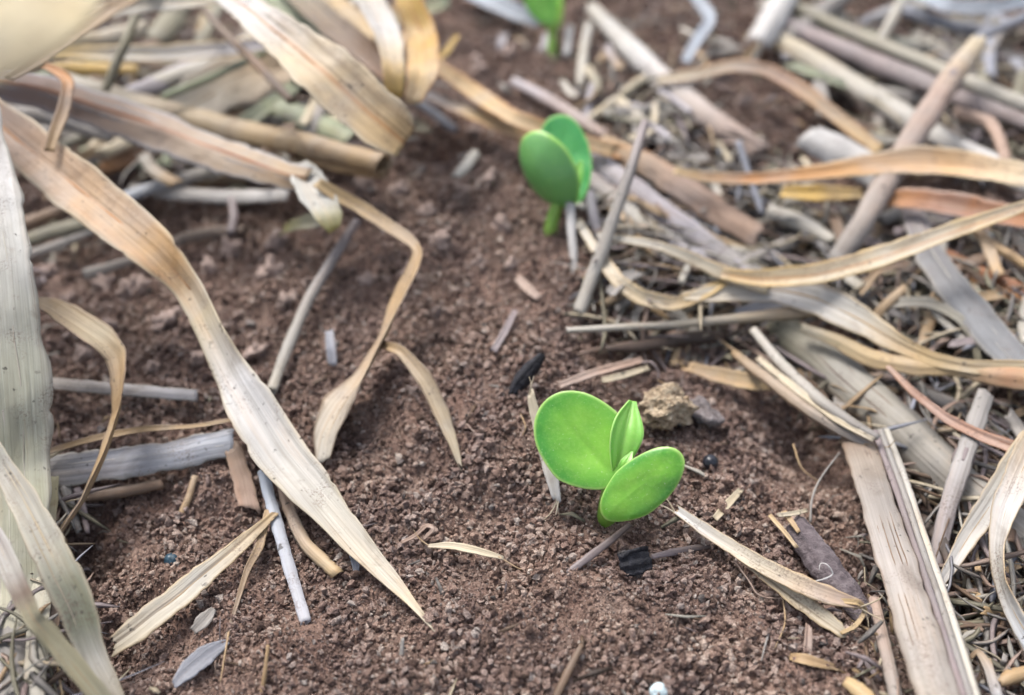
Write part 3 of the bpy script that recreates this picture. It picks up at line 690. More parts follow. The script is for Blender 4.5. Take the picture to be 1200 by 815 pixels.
st("straw", "straight bluish white straw poking out from under the arching leaf", STRAW, [(308, 552, 3.5, 13), (322, 605, 3, 15), (340, 668, 2.5, 15), (358, 728, 2, 14)], 'tube', tint=[(0, 'blue'), (1, (206, 206, 212))], group=GM, flat=.6)
st("straw", "curved pinkish tan straw beside the bluish white straw", STRAW, [(328, 560, 4, 14), (340, 600, 3, 18), (358, 636, 2.5, 20), (392, 668, 2, 20)], 'gutter', tint=[(0, 'pink'), (1, 'straw')], group=GM, torn=.8)
st("dry_leaf", "cream torn blade lying on bare soil at lower left", LEAF, [(134, 757, 1.5, 26), (160, 738, 2.5, 34), (215, 694, 3.5, 35), (262, 655, 4, 26), (300, 622, 4, 16), (322, 602, 3.5, 9)], tint=[(0, 'cream'), (.5, 'pale'), (1, 'straw')], edge='straw', group=GM, rib=.25, fold=.18, torn=.6)
st("straw_fragment", "thin wavy brown shred between the torn blade and the bluish straw", STRAW, [(314, 598, 3, 8), (304, 640, 3, 12), (290, 668, 2, 9), (280, 700, 1.5, 6), (268, 738, 1.2, 5), (258, 772, 1, 5)], tint=[(0, 'tan'), (1, 'brown')], group=GM)
st("leaf_scrap", "grey leaf scrap lying below the torn cream blade", LEAF, [(204, 803, 1.5, 10), (222, 784, 2, 26), (244, 766, 2, 26), (266, 752, 1.5, 8)], tint='bluegrey', group=GM, rib=.2, fold=.15)
st("leaf_scrap", "smaller grey scrap above the grey leaf scrap at lower left", LEAF, [(226, 740, 1.2, 10), (238, 728, 1.6, 20), (250, 714, 1.2, 8)], tint='grey', group=GM)
st("twig", "short twig leaning below the blue-grey stalk", TWIG, [(210, 607, 1.5, 10), (220, 584, 2.5, 9), (228, 558, 3, 8)], 'tube', tint='tan', group=GM)
st("twig", "forked grey twig beside the wide strap leaf's base", TWIG, [(76, 570, 3, 12), (84, 596, 2.5, 11), (92, 622, 1.5, 8)], 'tube', tint='grey', group=GM)
st("twig", "thin twig stub left of the hooked leaf's end", TWIG, [(90, 572, 3, 9), (98, 600, 2.5, 8), (102, 624, 1.5, 6)], 'tube', tint='mauve', group=GM)
st("straw", "long slim grey straw leaning from soil towards the white leaf tip", STRAW, [(318, 456, 3, 13), (338, 402, 4, 14), (362, 348, 5.5, 14), (392, 298, 7, 13), (418, 258, 9, 11)], 'tube', tint=[(0, 'pale'), (.5, 'grey'), (1, 'mauve')], group=GM)
st("twig", "grey root-like twig behind the arching leaf", TWIG, [(98, 320, 4, 15), (140, 308, 4, 13), (180, 296, 4.5, 13), (215, 278, 5, 15), (250, 270, 4, 16), (285, 268, 3, 12)], 'tube', tint=[(0, 'grey'), (1, 'brown')], group=GM, ridge=.08)
st("twig", "thin upright twig joining the root-like twig", TWIG, [(270, 230, 8, 9), (274, 250, 6, 10), (270, 272, 4, 10)], 'tube', tint='mauve', group=GM)
st("straw", "white-grey split straw lying across under the brown-streaked leaf", STRAW, [(150, 220, 7, 14), (210, 226, 7.5, 18), (270, 229, 8, 18), (336, 227, 8, 17)], 'gutter', tint=[(0, 'grey'), (1, 'white')], group=GL, curl=1.0, flat=.6, veins=2)
st("straw", "grey straw slanting above the white-grey split straw", STRAW, [(140, 232, 9, 16), (190, 214, 10, 20), (240, 200, 11, 19), (300, 182, 12, 15)], 'gutter', tint=[(0, 'blue'), (.5, 'grey'), (1, 'olive')], group=GL, curl=1.0)
st("straw", "beige straw end behind the white-grey split straw", STRAW, [(230, 208, 8, 20), (270, 202, 8, 22), (310, 198, 8, 18)], 'gutter', tint='tan', group=GL)
st("dry_leaf", "large cream leaf with yellow midrib folding down at the top of the left tuft", LEAF,
   [(230, -40, 60, 34, 5), (280, 4, 54, 42, 5), (330, 42, 48, 58, 3), (380, 86, 42, 76, 0), (425, 126, 36, 80, 0), (455, 152, 32, 72, 0), (474, 168, 29, 50, 0)],
   tint=[(0, 'white'), (.35, 'white'), (.6, (226, 206, 172)), (1, (222, 190, 138))], mid='orange', edge='cream', group=GL, rib=.35, ribcol='orange', veins=2, fold=.22, torn=.06, n=80, wav=.03)
st("dry_leaf", "white curling leaf at the top beside the golden leaf", LEAF, [(404, -40, 46, 30, -10), (432, 0, 42, 36, -10), (452, 40, 38, 36, -15), (460, 80, 33, 30, -20), (462, 112, 28, 22, -20)], tint=[(0, 'cream'), (.5, 'white'), (1, 'yellow')], group=GL, rib=.3, fold=.3)
st("dry_leaf", "golden yellow leaf hanging at the top of the left tuft", LEAF, [(462, -40, 46, 30, 15), (478, 0, 42, 36, 12), (494, 42, 37, 44, 8), (496, 82, 31, 44, 5), (484, 120, 26, 22, 0)], tint=[(0, 'yellow'), (.6, (218, 178, 100)), (1, 'straw')], edge='orange', group=GL, rib=.3, ribcol='orange', fold=.2)
st("dry_leaf", "dull brown leaf sloping behind the golden leaf at the top", LEAF, [(320, -40, 34, 34), (362, 6, 32, 36), (405, 44, 30, 36), (445, 76, 27, 32), (468, 104, 24, 20)], tint=[(0, 'olive'), (.6, 'brown'), (1, 'orange')], group=GL, fold=.3, rib=.25)
st("straw", "thick tan straw with a joint running behind the brown-streaked leaf", STRAW, [(70, 92, 24, 30), (160, 118, 22, 33), (250, 142, 20, 33), (340, 160, 18, 31), (446, 186, 15, 28)], 'tube', tint=[(0, 'pale'), (.5, 'straw'), (1, 'tan')], group=GL, nodes=(.72,), nodecol='brown')
st("straw", "short tan straw end below the jointed tan straw", STRAW, [(350, 176, 13, 20), (400, 188, 12, 24), (448, 196, 11, 22)], 'tube', tint='tan', group=GL)
st("twig", "thin brown stem crossing behind the large cream leaf", TWIG, [(226, -6, 40, 9), (262, 36, 37, 10), (300, 72, 34, 11), (340, 116, 30, 10)], 'tube', tint='brown', group=GL)
st("dry_leaf", "narrow white leaf running along the top edge of the left tuft", LEAF, [(70, 20, 50, 10), (120, 14, 50, 20), (180, 6, 49, 22), (250, -2, 48, 22), (310, -14, 46, 18)], tint=[(0, 'tan'), (.3, 'pale'), (1, 'cream')], group=GL, fold=.25, rib=.2)
st("dry_leaf", "thin rusty leaf bent sharply down over the brown-streaked leaf", LEAF, [(22, 60, 54, 8), (48, 74, 53, 10), (72, 88, 52, 14), (80, 98, 51, 16), (76, 124, 48, 17), (66, 152, 45, 16), (58, 178, 42, 12)], tint=[(0, 'rust'), (.4, 'orange'), (.6, 'brown'), (1, 'tan')], edge='brown', group=GL, fold=.35)
st("dry_leaf", "huge blurred pale yellow leaf very near the camera in the top left corner", LEAF, [(-420, 120, 88, 90, 10), (-250, 90, 108, 120, 10), (-120, 52, 116, 170, 8), (-20, 14, 118, 165, 6), (60, -28, 116, 130, 4), (140, -84, 110, 70, 0)], tint=[(0, 'straw'), (.5, (216, 200, 150)), (1, 'cream')], group=GL, rib=.4, ribcol='yellow', fold=.12)
st("dry_leaf", "tan leaf edge just behind the blurred corner leaf", LEAF, [(10, 92, 52, 10), (50, 64, 54, 22), (92, 34, 55, 24), (150, 0, 54, 18), (200, -30, 52, 10)], tint=[(0, 'brown'), (.5, 'tan'), (1, 'brown')], group=GL, fold=.3, rib=.2)
st("dry_leaf", "yellowish white leaf crossing level in the upper left tuft", LEAF, [(60, 60, 32, 16), (120, 64, 31, 20), (200, 64, 30, 24), (270, 58, 29, 22), (330, 50, 27, 16)], tint=[(0, 'yellow'), (.3, 'pale'), (1, 'lilac')], edge='yellow', group=GL, fold=.3, rib=.22, ribcol='yellow')
st("twig", "olive stalk standing across the level yellowish leaf", TWIG, [(164, 2, 44, 11), (148, 44, 40, 12), (134, 76, 36, 12), (124, 104, 32, 10)], 'tube', tint='olive', group=GL)
st("straw", "thin grey-green stalk behind the jointed tan straw", STRAW, [(190, 112, 26, 9), (240, 92, 26, 10), (310, 60, 25, 9)], 'tube', tint='green', group=GL)
st("dry_leaf", "broad beige leaf lying behind the thin brown stem", LEAF, [(210, 132, 18, 50), (260, 104, 18, 64), (310, 84, 17, 60), (352, 66, 16, 40)], tint=[(0, 'pale'), (1, 'tan')], group=GL, fold=.2, rib=.3)
for lab, pts, kd, tn in [
    ("thin brown straw under the rusty bent leaf", [(60, 176, 16, 13), (110, 152, 18, 15), (170, 126, 19, 12)], 'tube', 'olive'),
    ("tan straw parallel below the brown-streaked leaf", [(76, 190, 13, 15), (130, 168, 14, 17), (200, 148, 15, 15)], 'gutter', 'tan'),
    ("orange-brown straw end in the shade under the brown-streaked leaf", [(120, 196, 11, 16), (160, 178, 11, 22), (206, 160, 11, 18)], 'gutter', 'orange'),
    ("thin greenish stalk lying level in the shade of the left tuft", [(96, 194, 9, 9), (170, 190, 9, 10), (262, 188, 9, 9)], 'tube', 'green'),
    ("dark brown straw showing left of the arching leaf", [(18, 264, 8, 16), (56, 250, 8, 18), (104, 232, 8, 14)], 'gutter', 'brown'),
    ("olive straw end below the arching leaf's upper part", [(16, 284, 6, 18), (60, 270, 6, 20), (116, 256, 6, 18)], 'gutter', 'olive'),
    ("grey straw below the olive straw at the left edge", [(14, 304, 4, 11), (60, 288, 4, 12), (108, 270, 4, 10)], 'gutter', 'grey'),
    ("pale straw behind the grey-green stalk in the tuft", [(180, 96, 22, 22), (230, 78, 22, 24), (300, 40, 20, 20)], 'gutter', 'pale'),
    ("cream straw between the level leaf and the olive stalk", [(60, 40, 30, 20), (110, 44, 28, 24), (170, 30, 27, 20)], 'gutter', 'cream'),
    ("yellow straw glimpsed under the level yellowish leaf", [(60, 76, 26, 14), (100, 78, 25, 18), (160, 80, 24, 14)], 'gutter', 'yellow'),
    ("white-lilac sheath behind the olive stalk", [(150, 108, 22, 22), (190, 92, 22, 28), (232, 70, 20, 22)], 'gutter', 'lilac'),
    ("grey-green sheath above the large cream leaf", [(300, -20, 30, 30), (350, 20, 28, 34), (400, 74, 24, 26)], 'gutter', 'green'),
    ("straw-coloured sheath at the very top between two leaves", [(370, -20, 26, 30), (410, 16, 26, 34), (440, 46, 24, 24)], 'gutter', 'straw'),
    ("pale green sheath below the large cream leaf's middle", [(320, 120, 15, 26), (360, 134, 15, 34), (410, 158, 14, 24)], 'gutter', 'green'),
    ("beige sheath left of the dark gap in the tuft", [(180, 44, 20, 30), (196, 24, 20, 34), (216, -8, 20, 26)], 'gutter', 'olive'),
    ("dull straw crossing low behind the rusty bent leaf", [(4, 128, 26, 22), (60, 136, 24, 24), (130, 158, 20, 18)], 'gutter', 'grey')]:
    st("straw", lab, STRAW, pts, kd, tint=tn, group=GL, flat=.7)

# ------------------------------------------------------------------ middle
st("dry_leaf", "golden strip leaf slanting from the left tuft behind the blurred seedling", LEAF, [(470, 40, 22, 12), (505, 72, 20, 16), (550, 106, 17, 22), (600, 138, 14, 22), (660, 160, 12, 22), (720, 178, 12, 20)], tint=[(0, 'tan'), (.5, 'straw'), (1, 'tan')], edge='orange', group=GM, fold=.3, rib=.22)
st("dry_leaf", "rusty tan strip leaf below the golden strip", LEAF, [(490, 106, 14, 14), (530, 124, 12, 18), (580, 146, 10, 20), (630, 166, 9, 20), (700, 176, 9, 18), (760, 186, 9, 18)], tint=[(0, 'lilac'), (.3, 'straw'), (1, 'orange')], edge='rust', group=GM, fold=.35)
st("dry_leaf", "small yellow sliver crossing the golden strip", LEAF, [(505, 76, 18, 9), (522, 62, 20, 10), (536, 42, 22, 7)], tint='yellow', group=GM)
st("twig", "bluish twig under the golden leaf's tip", TWIG, [(490, 118, 9, 11), (512, 134, 7, 12), (534, 152, 5, 10)], 'tube', tint='bluegrey', group=GM)
st("straw_fragment", "white straw stub half buried under the shaded ledge", STRAW, [(534, 206, 3, 14), (546, 192, 4, 17), (558, 176, 5, 15)], 'gutter', tint='pale', group=GM)
pr, _ = st("straw_fragment", "cream splinter standing in the soil behind the round seed leaf", STRAW, [(622, 462, 9, 10, 30), (630, 495, 6, 15, 25), (640, 532, 3.5, 18, 20), (648, 562, 2, 18, 15), (652, 584, .8, 11, 10)], tint=[(0, 'cream'), (1, 'white')], group=GM, fold=.3, fibres=5, fibcol='cream', torn=1.2)
st("straw_fragment", "pale flat splinter lying behind the top of the round seed leaf", STRAW, [(655, 452, 2, 9), (700, 436, 3, 11), (752, 422, 3.5, 8)], tint='pink', group=GM)
st("straw_fragment", "small cream splinter touching the curled rootlet near the root crown", STRAW, [(706, 446, 2, 8), (732, 440, 3, 9), (760, 431, 3, 7)], tint='cream', group=GM)
st("twig", "brown twig lying in soil below the sharp seedling's stem", TWIG, [(664, 672, 1.5, 8), (690, 652, 2, 10), (714, 634, 2, 9), (738, 614, 1.5, 7)], 'tube', tint=[(0, 'mauve'), (1, 'dark')], group=GM)
st("twig", "mauve twig running right from the lower charred husk", TWIG, [(764, 652, 1, 6), (790, 646, 1, 9), (818, 641, .8, 8), (840, 640, .5, 5)], 'tube', tint=[(0, 'mauve'), (1, 'dark')], group=GM)
st("straw_fragment", "small beige shred lying alone on soil left of the sharp seedling", STRAW, [(502, 640, 1.5, 5), (530, 640, 2, 10), (560, 646, 2, 10), (590, 654, 1.2, 5)], tint='cream', group=GM, fold=.3, fibres=2)
st("straw_fragment", "tiny looped pale shred left of the small beige shred", STRAW, [(470, 636, 1.0, 4), (486, 628, 1.6, 5), (500, 616, 2.6, 5), (508, 620, 2.8, 5), (496, 632, 1.6, 4)], tint='pink', group=GM, n=26)
st("straw_fragment", "thin beige straw chip between the charred husk and soil behind", STRAW, [(578, 412, 2, 9), (592, 388, 3, 10), (604, 364, 3, 7)], tint='mauve', group=GM)
st("straw_fragment", "beige chip on the soil left of the long level straw", STRAW, [(606, 326, 2, 10), (618, 338, 2.5, 13), (632, 350, 2, 9)], tint='pink', group=GM)
st("straw_fragment", "dark grey chip standing beside the slim grey straw", STRAW, [(386, 388, 4, 12), (388, 408, 3, 14), (390, 428, 1, 11)], tint='bluegrey', group=GM)
st("leaf_scrap", "tiny bluish scrap in the soil near the lower tip of the arching leaf", LEAF, [(410, 640, 1.2, 6), (416, 655, 2, 12), (418, 672, 1, 7)], tint='bluegrey', group=GM)
st("twig", "thin upright bristle near the bottom left of the bare soil", TWIG, [(306, 815, 1, 5), (310, 790, 3, 5), (314, 756, 5, 4)], 'tube', tint='tan', group=GM)
st("twig", "short bristle in the soil below the arching leaf's tip", TWIG, [(466, 790, 1, 6), (470, 770, 2.5, 6), (472, 748, 4, 4)], 'tube', tint='grey', group=GM)
st("twig", "brown sliver at the bottom edge below the bare soil centre", TWIG, [(650, 820, 1, 8), (664, 790, 2, 10), (682, 755, 2, 6)], 'tube', tint='brown', group=GM)

# ------------------------------------------------------------------ right-hand litter: low layers first
st("straw_stalk", "broad grey-olive stalk sloping down the right side", STRAW, [(912, 376, 6, 48), (960, 410, 7, 56), (1020, 462, 8, 60), (1090, 526, 8, 62), (1150, 580, 7, 64), (1240, 650, 5, 64)], 'gutter', tint=[(0, 'olive'), (.3, (168, 164, 152)), (.7, (178, 172, 160)), (1, 'grey')], group=GR, curl=1.35, flat=.95, veins=2, edge='brown', n=70)
fk, _ = st("straw_stalk", "large front stalk with ridged side running off the bottom right", STRAW, [(1002, 508, 9, 42), (1024, 570, 11, 46), (1046, 640, 11, 51), (1072, 722, 11, 56), (1112, 850, 11, 62)], 'gutter', wav=.012, tint=[(0, 'brown'), (.12, (176, 164, 150)), (.5, (190, 182, 174)), (1, (184, 175, 162))], group=GR, curl=.95, flat=.45, veins=4, edge='brown', n=80, torn=.35)
for k, (dx, tn) in enumerate([(23, 'mauve'), (30, 'grey'), (37, 'pale')]):
    sweep("ridge", [(1002 + dx, 504 - k, 10, 9), (1024 + dx * 1.05, 566, 11, 10), (1046 + dx * 1.1, 636, 11, 10), (1072 + dx * 1.15, 718, 11, 11), (1112 + dx * 1.2, 850, 11, 12)], 'gutter', tn, curl=1.2, parent=fk, torn=.2)
st("straw", "upper split straw running to the head of the front stalk", STRAW, [(882, 384, 10, 12), (916, 424, 11, 16), (960, 466, 12, 17), (1000, 494, 12.5, 14), (1030, 512, 12.5, 10)], 'gutter', tint=[(0, 'pale'), (1, 'grey')], edge='brown', group=GR)
st("straw", "lower split straw with frayed end beside the front stalk's head", STRAW, [(860, 412, 7, 12), (905, 446, 9, 17), (950, 480, 10, 18), (990, 506, 10, 14), (1018, 522, 10, 8)], 'gutter', tint=[(0, 'tan'), (1, 'grey')], edge='brown', group=GR, fibres=4)
st("straw", "thin middle shred between the two split straws", STRAW, [(888, 420, 8, 7), (930, 454, 10, 9), (980, 492, 11, 8), (1024, 516, 12, 6)], tint='cream', group=GR, fold=.4)
st("straw", "short brown straw lying left of the front stalk at the bottom", STRAW, [(1024, 698, 4, 15), (1034, 740, 4.5, 18), (1044, 785, 4.5, 19), (1056, 840, 4, 20)], 'gutter', tint=[(0, 'pink'), (1, 'grey')], group=GR, torn=.5)
bk, fr = sweep("bark_piece", [(932, 610, 3, 32), (946, 630, 4, 40), (968, 660, 4.5, 43), (992, 690, 4.5, 40), (1016, 722, 3.5, 30)], 'gutter', 'dark', curl=1.45, flat=.8, thick=.6, ridge=.08, mat=M_BARK)
tag(bk, "dark purple-grey bark piece lying left of the front stalk", "bark")
cs, _ = st("straw", "cream forked straw with a frayed end lying below the bark piece", STRAW, [(793, 598, 2.5, 12), (830, 624, 3.5, 18), (880, 656, 5, 22), (930, 682, 6, 26), (975, 700, 6.5, 24), (1006, 708, 6.5, 12)], tint=[(0, 'white'), (.5, 'cream'), (1, 'pink')], edge='straw', group=GR, fold=.3, rib=.22, fibres=5, fibcol='cream', torn=1.0)
sweep("fork", [(872, 656, 4, 12), (910, 684, 4, 20), (950, 714, 3.5, 24), (984, 738, 3, 18)], 'leaf', 'cream', edge='straw', fold=.3, parent=cs, torn=1.2)
sweep("frayed_loop", [(976, 704, 6, 6), (1004, 706, 7, 8), (1014, 716, 5.5, 7), (1002, 734, 4, 6), (986, 742, 3, 5)], 'leaf', 'straw', parent=cs, n=24)
st("straw_fragment", "short pale stick on soil right of the sharp seedling's oval seed leaf", STRAW, [(838, 608, 1.8, 9), (852, 592, 2.2, 11), (868, 574, 2, 8)], tint='cream', group=GM)
st("straw_fragment", "thin yellow splinter beside the bark piece's upper end", STRAW, [(902, 604, 2, 5), (918, 622, 3, 6), (934, 642, 3, 5)], tint='straw', group=GR)
st("straw_fragment", "second short splinter crossing above the bark piece", STRAW, [(918, 600, 3, 7), (928, 612, 3.5, 7), (936, 624, 3.5, 5)], tint='tan', group=GR)
st("straw_fragment", "level pale splinter just above the bark piece", STRAW, [(912, 604, 3.5, 5), (930, 602, 4, 6), (946, 598, 4, 5)], tint='cream', group=GR)
st("straw_fragment", "stubby upright straw chip below the forked cream straw", STRAW, [(946, 778, 1, 10), (947, 756, 2.5, 11), (948, 734, 4, 8)], tint='pink', group=GR, torn=.8)
st("straw_fragment", "knotted beige shred below the forked cream straw", STRAW, [(926, 770, 1.2, 8), (940, 772, 2.5, 14), (962, 778, 2.5, 12), (985, 784, 1.5, 6)], tint='tan', group=GR, fibres=3)
st("straw_fragment", "beige straw butt at the bottom edge left of the front stalk", STRAW, [(990, 796, 3, 16), (1006, 806, 4, 24), (1024, 824, 4, 26)], 'gutter', tint='straw', group=GR)
st("straw", "grey straw standing between the front stalk and the white pointed leaf", STRAW, [(1156, 460, 15, 24), (1140, 505, 13, 26), (1122, 560, 10, 26), (1106, 615, 6, 24), (1096, 672, 3, 17)], 'gutter', tint=[(0, 'grey'), (.4, (190, 186, 182)), (1, 'mauve')], group=GR, curl=1.0, flat=.6, nodes=(.38,), nodecol='mauve')
st("dry_leaf", "white pointed leaf coming in from the right edge to a curled tip", LEAF, [(1236, 480, 18, 26, 10), (1200, 528, 16, 32, 8), (1170, 576, 12, 34, 5), (1138, 624, 8, 28, 0), (1114, 664, 5, 17, -10), (1102, 684, 4, 10, -20), (1108, 688, 5, 7, -30)], tint=[(0, 'cream'), (.4, 'pale'), (1, 'white')], edge='straw', group=GR, rib=.3, fold=.28)
st("dry_leaf", "twisting pale leaf hanging at the right edge below the white pointed leaf", LEAF, [(1222, 500, 22, 34, 0), (1200, 545, 20, 40, 5), (1180, 592, 17, 34, 20), (1170, 640, 13, 20, 55), (1174, 682, 10, 16, 70), (1190, 722, 7, 26, 40), (1220, 770, 4, 36, 20)], tint=[(0, 'straw'), (.4, 'white'), (.7, 'pale'), (1, 'blue')], edge='straw', group=GR, rib=.25, fold=.2)
st("straw", "reddish fibrous strip slanting over the broad stalk towards the right edge", STRAW, [(1040, 430, 13, 6), (1072, 462, 13, 10), (1110, 492, 13, 13), (1155, 514, 13, 16), (1215, 536, 13, 20)], tint=[(0, 'pink'), (.3, (206, 160, 132)), (1, (206, 176, 158))], edge='rust', group=GR, fold=.5, veins=2)
st("straw", "thin curl of bluish leaf near the bottom right corner", STRAW, [(1136, 772, 2, 5), (1146, 764, 4, 8), (1158, 782, 5, 12), (1168, 815, 4, 14), (1176, 850, 2, 14)], tint=[(0, 'tan'), (1, 'blue')], group=GR)
st("straw_fragment", "beige husk chip at the right of the bottom right corner", STRAW, [(1172, 800, 2, 12), (1186, 792, 3, 22), (1206, 786, 3, 20)], 'gutter', tint='tan', group=GR)
st("straw", "brown slat behind the grey standing straw at right", STRAW, [(1060, 500, 3, 18), (1110, 540, 3, 22), (1150, 590, 3, 20)], 'gutter', tint='brown', group=GR)

st("straw", "slim grey stem leaning in front of the white tubes", STRAW, [(756, 142, 30, 10), (742, 188, 25, 13), (722, 246, 17, 15), (698, 312, 8, 17), (678, 366, 1, 16)], 'tube', tint=[(0, 'mauve'), (.4, 'grey'), (1, 'pale')], group=GR)
st("straw", "long level straw reaching left from the litter over the bare soil", STRAW, [(664, 386, 5, 8), (720, 383, 6, 10), (800, 378, 8, 12), (880, 370, 10, 16), (950, 362, 11, 20), (1000, 360, 11, 18)], 'gutter', tint=[(0, 'pale'), (.5, (186, 176, 156)), (1, 'tan')], edge='olive', group=GR, curl=1.3)
st("straw", "dull white tube straw sloping in the middle of the litter", STRAW, [(692, 180, 9, 28), (740, 216, 9, 32), (800, 262, 8.5, 33), (850, 298, 8, 32), (900, 330, 7, 28)], 'tube', tint=[(0, 'lilac'), (.6, 'lilac'), (1, 'pale')], group=GR, veins=2)
st("straw", "beige tube straw lying alongside the dull white tube", STRAW, [(676, 194, 7, 24), (720, 232, 7, 27), (772, 276, 6, 28), (830, 314, 5, 26)], 'tube', tint=[(0, 'mauve'), (.5, 'pale'), (1, 'tan')], group=GR)
st("straw_stalk", "pinkish brown flat stalk above the dull white tube", STRAW, [(706, 166, 10, 28), (760, 192, 10, 34), (810, 226, 9.5, 37), (850, 252, 9, 36), (890, 276, 8, 32)], 'gutter', tint=[(0, 'tan'), (.5, 'pink'), (1, (204, 174, 150))], edge='brown', group=GR, curl=.9, flat=.5, veins=2)
st("dry_leaf", "cream leaf curving in a low loop beside the slim grey stem", LEAF, [(676, 258, 6, 10), (700, 296, 7, 14), (724, 330, 8, 20), (752, 350, 8, 22), (790, 357, 9, 20), (822, 346, 11, 16), (850, 330, 13, 12)], tint=[(0, 'pale'), (.5, 'cream'), (.8, 'straw'), (1, 'yellow')], edge='straw', group=GR, fold=.35, rib=.2)
st("dry_leaf", "slim cream leaf arching over the dark hollow beside the loop", LEAF, [(700, 276, 9, 8), (736, 282, 12, 11), (776, 290, 14, 14), (818, 308, 14, 18), (860, 326, 14, 20), (900, 340, 13.5, 16)], tint=[(0, 'pale'), (1, 'cream')], edge='straw', group=GR, fold=.3)
st("dry_leaf", "long yellow-edged leaf sweeping up to the right edge across the litter", LEAF, [(846, 322, 15, 14, 0), (890, 328, 16, 24, 0), (950, 324, 18, 28, 0), (1010, 310, 20, 28, -10), (1070, 290, 22, 26, -15), (1130, 268, 24, 24, -10), (1180, 250, 26, 18, 0), (1230, 232, 28, 16, 0)], tint=[(0, 'straw'), (.3, 'cream'), (.6, 'cream'), (1, 'straw')], edge='yellow', mid='orange', group=GR, rib=.3, ribcol='orange', fold=.4, n=80)
st("dry_leaf", "broad glassy pale leaf rolling into a strip in the middle of the litter", LEAF, [(800, 348, 10, 12, 0), (850, 344, 12, 26, 0), (905, 340, 13, 38, 0), (955, 350, 13, 46, 5), (1005, 374, 13, 42, 15), (1050, 402, 13, 26, 30), (1090, 420, 13, 20, 20), (1140, 430, 13, 20, 10), (1230, 434, 12, 22, 0)], tint=[(0, 'cream'), (.3, 'white'), (.5, 'pale'), (.7, 'straw'), (1, 'cream')], edge='straw', group=GR, rib=.25, fold=.18, n=80)
st("dry_leaf", "tan strip leaf curving below the glassy leaf with an orange end", LEAF, [(940, 382, 11, 12), (980, 398, 11.5, 20), (1020, 418, 11.5, 24), (1070, 428, 12, 24), (1120, 430, 12.5, 22), (1165, 438, 13, 28), (1230, 446, 13, 32)], tint=[(0, 'olive'), (.4, 'straw'), (.7, 'straw'), (.85, 'orange'), (1, 'tan')], edge='tan', group=GR, fold=-.4)
st("dry_leaf", "dark bluish leaf underside glimpsed under the glassy leaf", LEAF, [(862, 366, 8, 8), (900, 358, 9, 16), (945, 356, 9, 14), (980, 366, 9, 8)], tint='bluegrey', group=GR)
st("straw", "pale hoop of leaf edge around a dark hollow at right", STRAW, [(1040, 356, 8, 14), (1090, 356, 10, 14), (1124, 374, 10, 12), (1142, 400, 9, 10), (1146, 424, 7, 8)], tint=[(0, 'pale'), (1, 'olive')], group=GR, fold=.4)
st("straw_stalk", "dark grey flat sheath with pale edges at the right", STRAW, [(1066, 240, 10, 28), (1092, 300, 11, 38), (1130, 350, 11, 44), (1168, 396, 11, 46), (1214, 446, 10, 44)], 'gutter', tint=[(0, 'mauve'), (.3, (140, 140, 142)), (1, (150, 154, 158))], edge='pale', group=GR, curl=.8, flat=.5, veins=2)
st("straw", "slanting pale straw with a broken top in the upper right", STRAW, [(1146, 48, 26, 24), (1118, 84, 25, 28), (1084, 136, 23, 30), (1050, 190, 20, 30), (1014, 254, 15, 28), (978, 308, 9, 26)], 'tube', tint=[(0, 'cream'), (.3, 'pink'), (1, 'grey')], group=GR, nodes=(.2,), nodecol='mauve', torn=.9)
st("twig", "dark grey stick running on from the slanting straw's broken top", TWIG, [(1140, 46, 25, 12), (1168, 32, 26, 12), (1230, 6, 27, 12)], 'tube', tint='bluegrey', group=GR)
st("straw", "pale tube straw crossing under the slanting straw, uppermost but one", STRAW, [(906, 40, 9, 24), (960, 70, 9, 28), (1030, 112, 9, 28), (1110, 160, 9, 26), (1230, 226, 8, 24)], 'tube', tint=[(0, 'cream'), (.4, 'pale'), (1, 'white')], group=GR, nodes=(.45,), nodecol='olive')
st("straw", "mauve tube straw lying above the pale crossing tube", STRAW, [(916, 22, 10, 20), (990, 54, 11, 24), (1060, 82, 12, 25), (1130, 112, 12, 22), (1230, 150, 11, 20)], 'tube', tint=[(0, 'mauve'), (1, (186, 172, 168))], group=GR)
st("straw", "grey-green straw along the top right above the mauve tube", STRAW, [(930, 4, 11, 16), (1010, 40, 12, 18), (1090, 72, 12, 20), (1160, 102, 12, 20), (1230, 130, 11, 18)], 'gutter', tint=[(0, 'olive'), (1, 'pale')], group=GR)
st("straw", "thick white straw sloping in the upper middle", STRAW, [(692, 4, 9, 16), (730, 42, 9.5, 26), (776, 86, 10, 32), (826, 130, 9, 36), (888, 174, 7, 34)], 'tube', tint=[(0, 'pale'), (.5, 'white'), (1, 'pink')], group=GR)
st("dry_leaf", "pinkish strip arched like a roof right of the thick white straw", LEAF, [(772, 94, 10, 10), (816, 88, 13, 16), (860, 78, 15, 18), (900, 84, 15, 18), (944, 110, 14, 18), (990, 146, 13, 18), (1030, 178, 12, 14)], tint=[(0, 'cream'), (.5, 'pink'), (.75, 'tan'), (1, 'straw')], edge='orange', group=GR, fold=.4)
st("dry_leaf", "bluish bent leaf behind the thick white straw", LEAF, [(802, 74, 10, 14), (818, 46, 13, 16), (832, 22, 15, 17), (812, -6, 16, 16)], tint='blue', group=GR, fold=.3)
st("straw", "bright white broken straw end below the pale crossing tube", STRAW, [(950, 156, 13, 36), (984, 172, 13, 46), (1010, 186, 12, 44), (1034, 204, 11, 36)], 'gutter', tint='white', group=GR, curl=1.1, torn=.5)
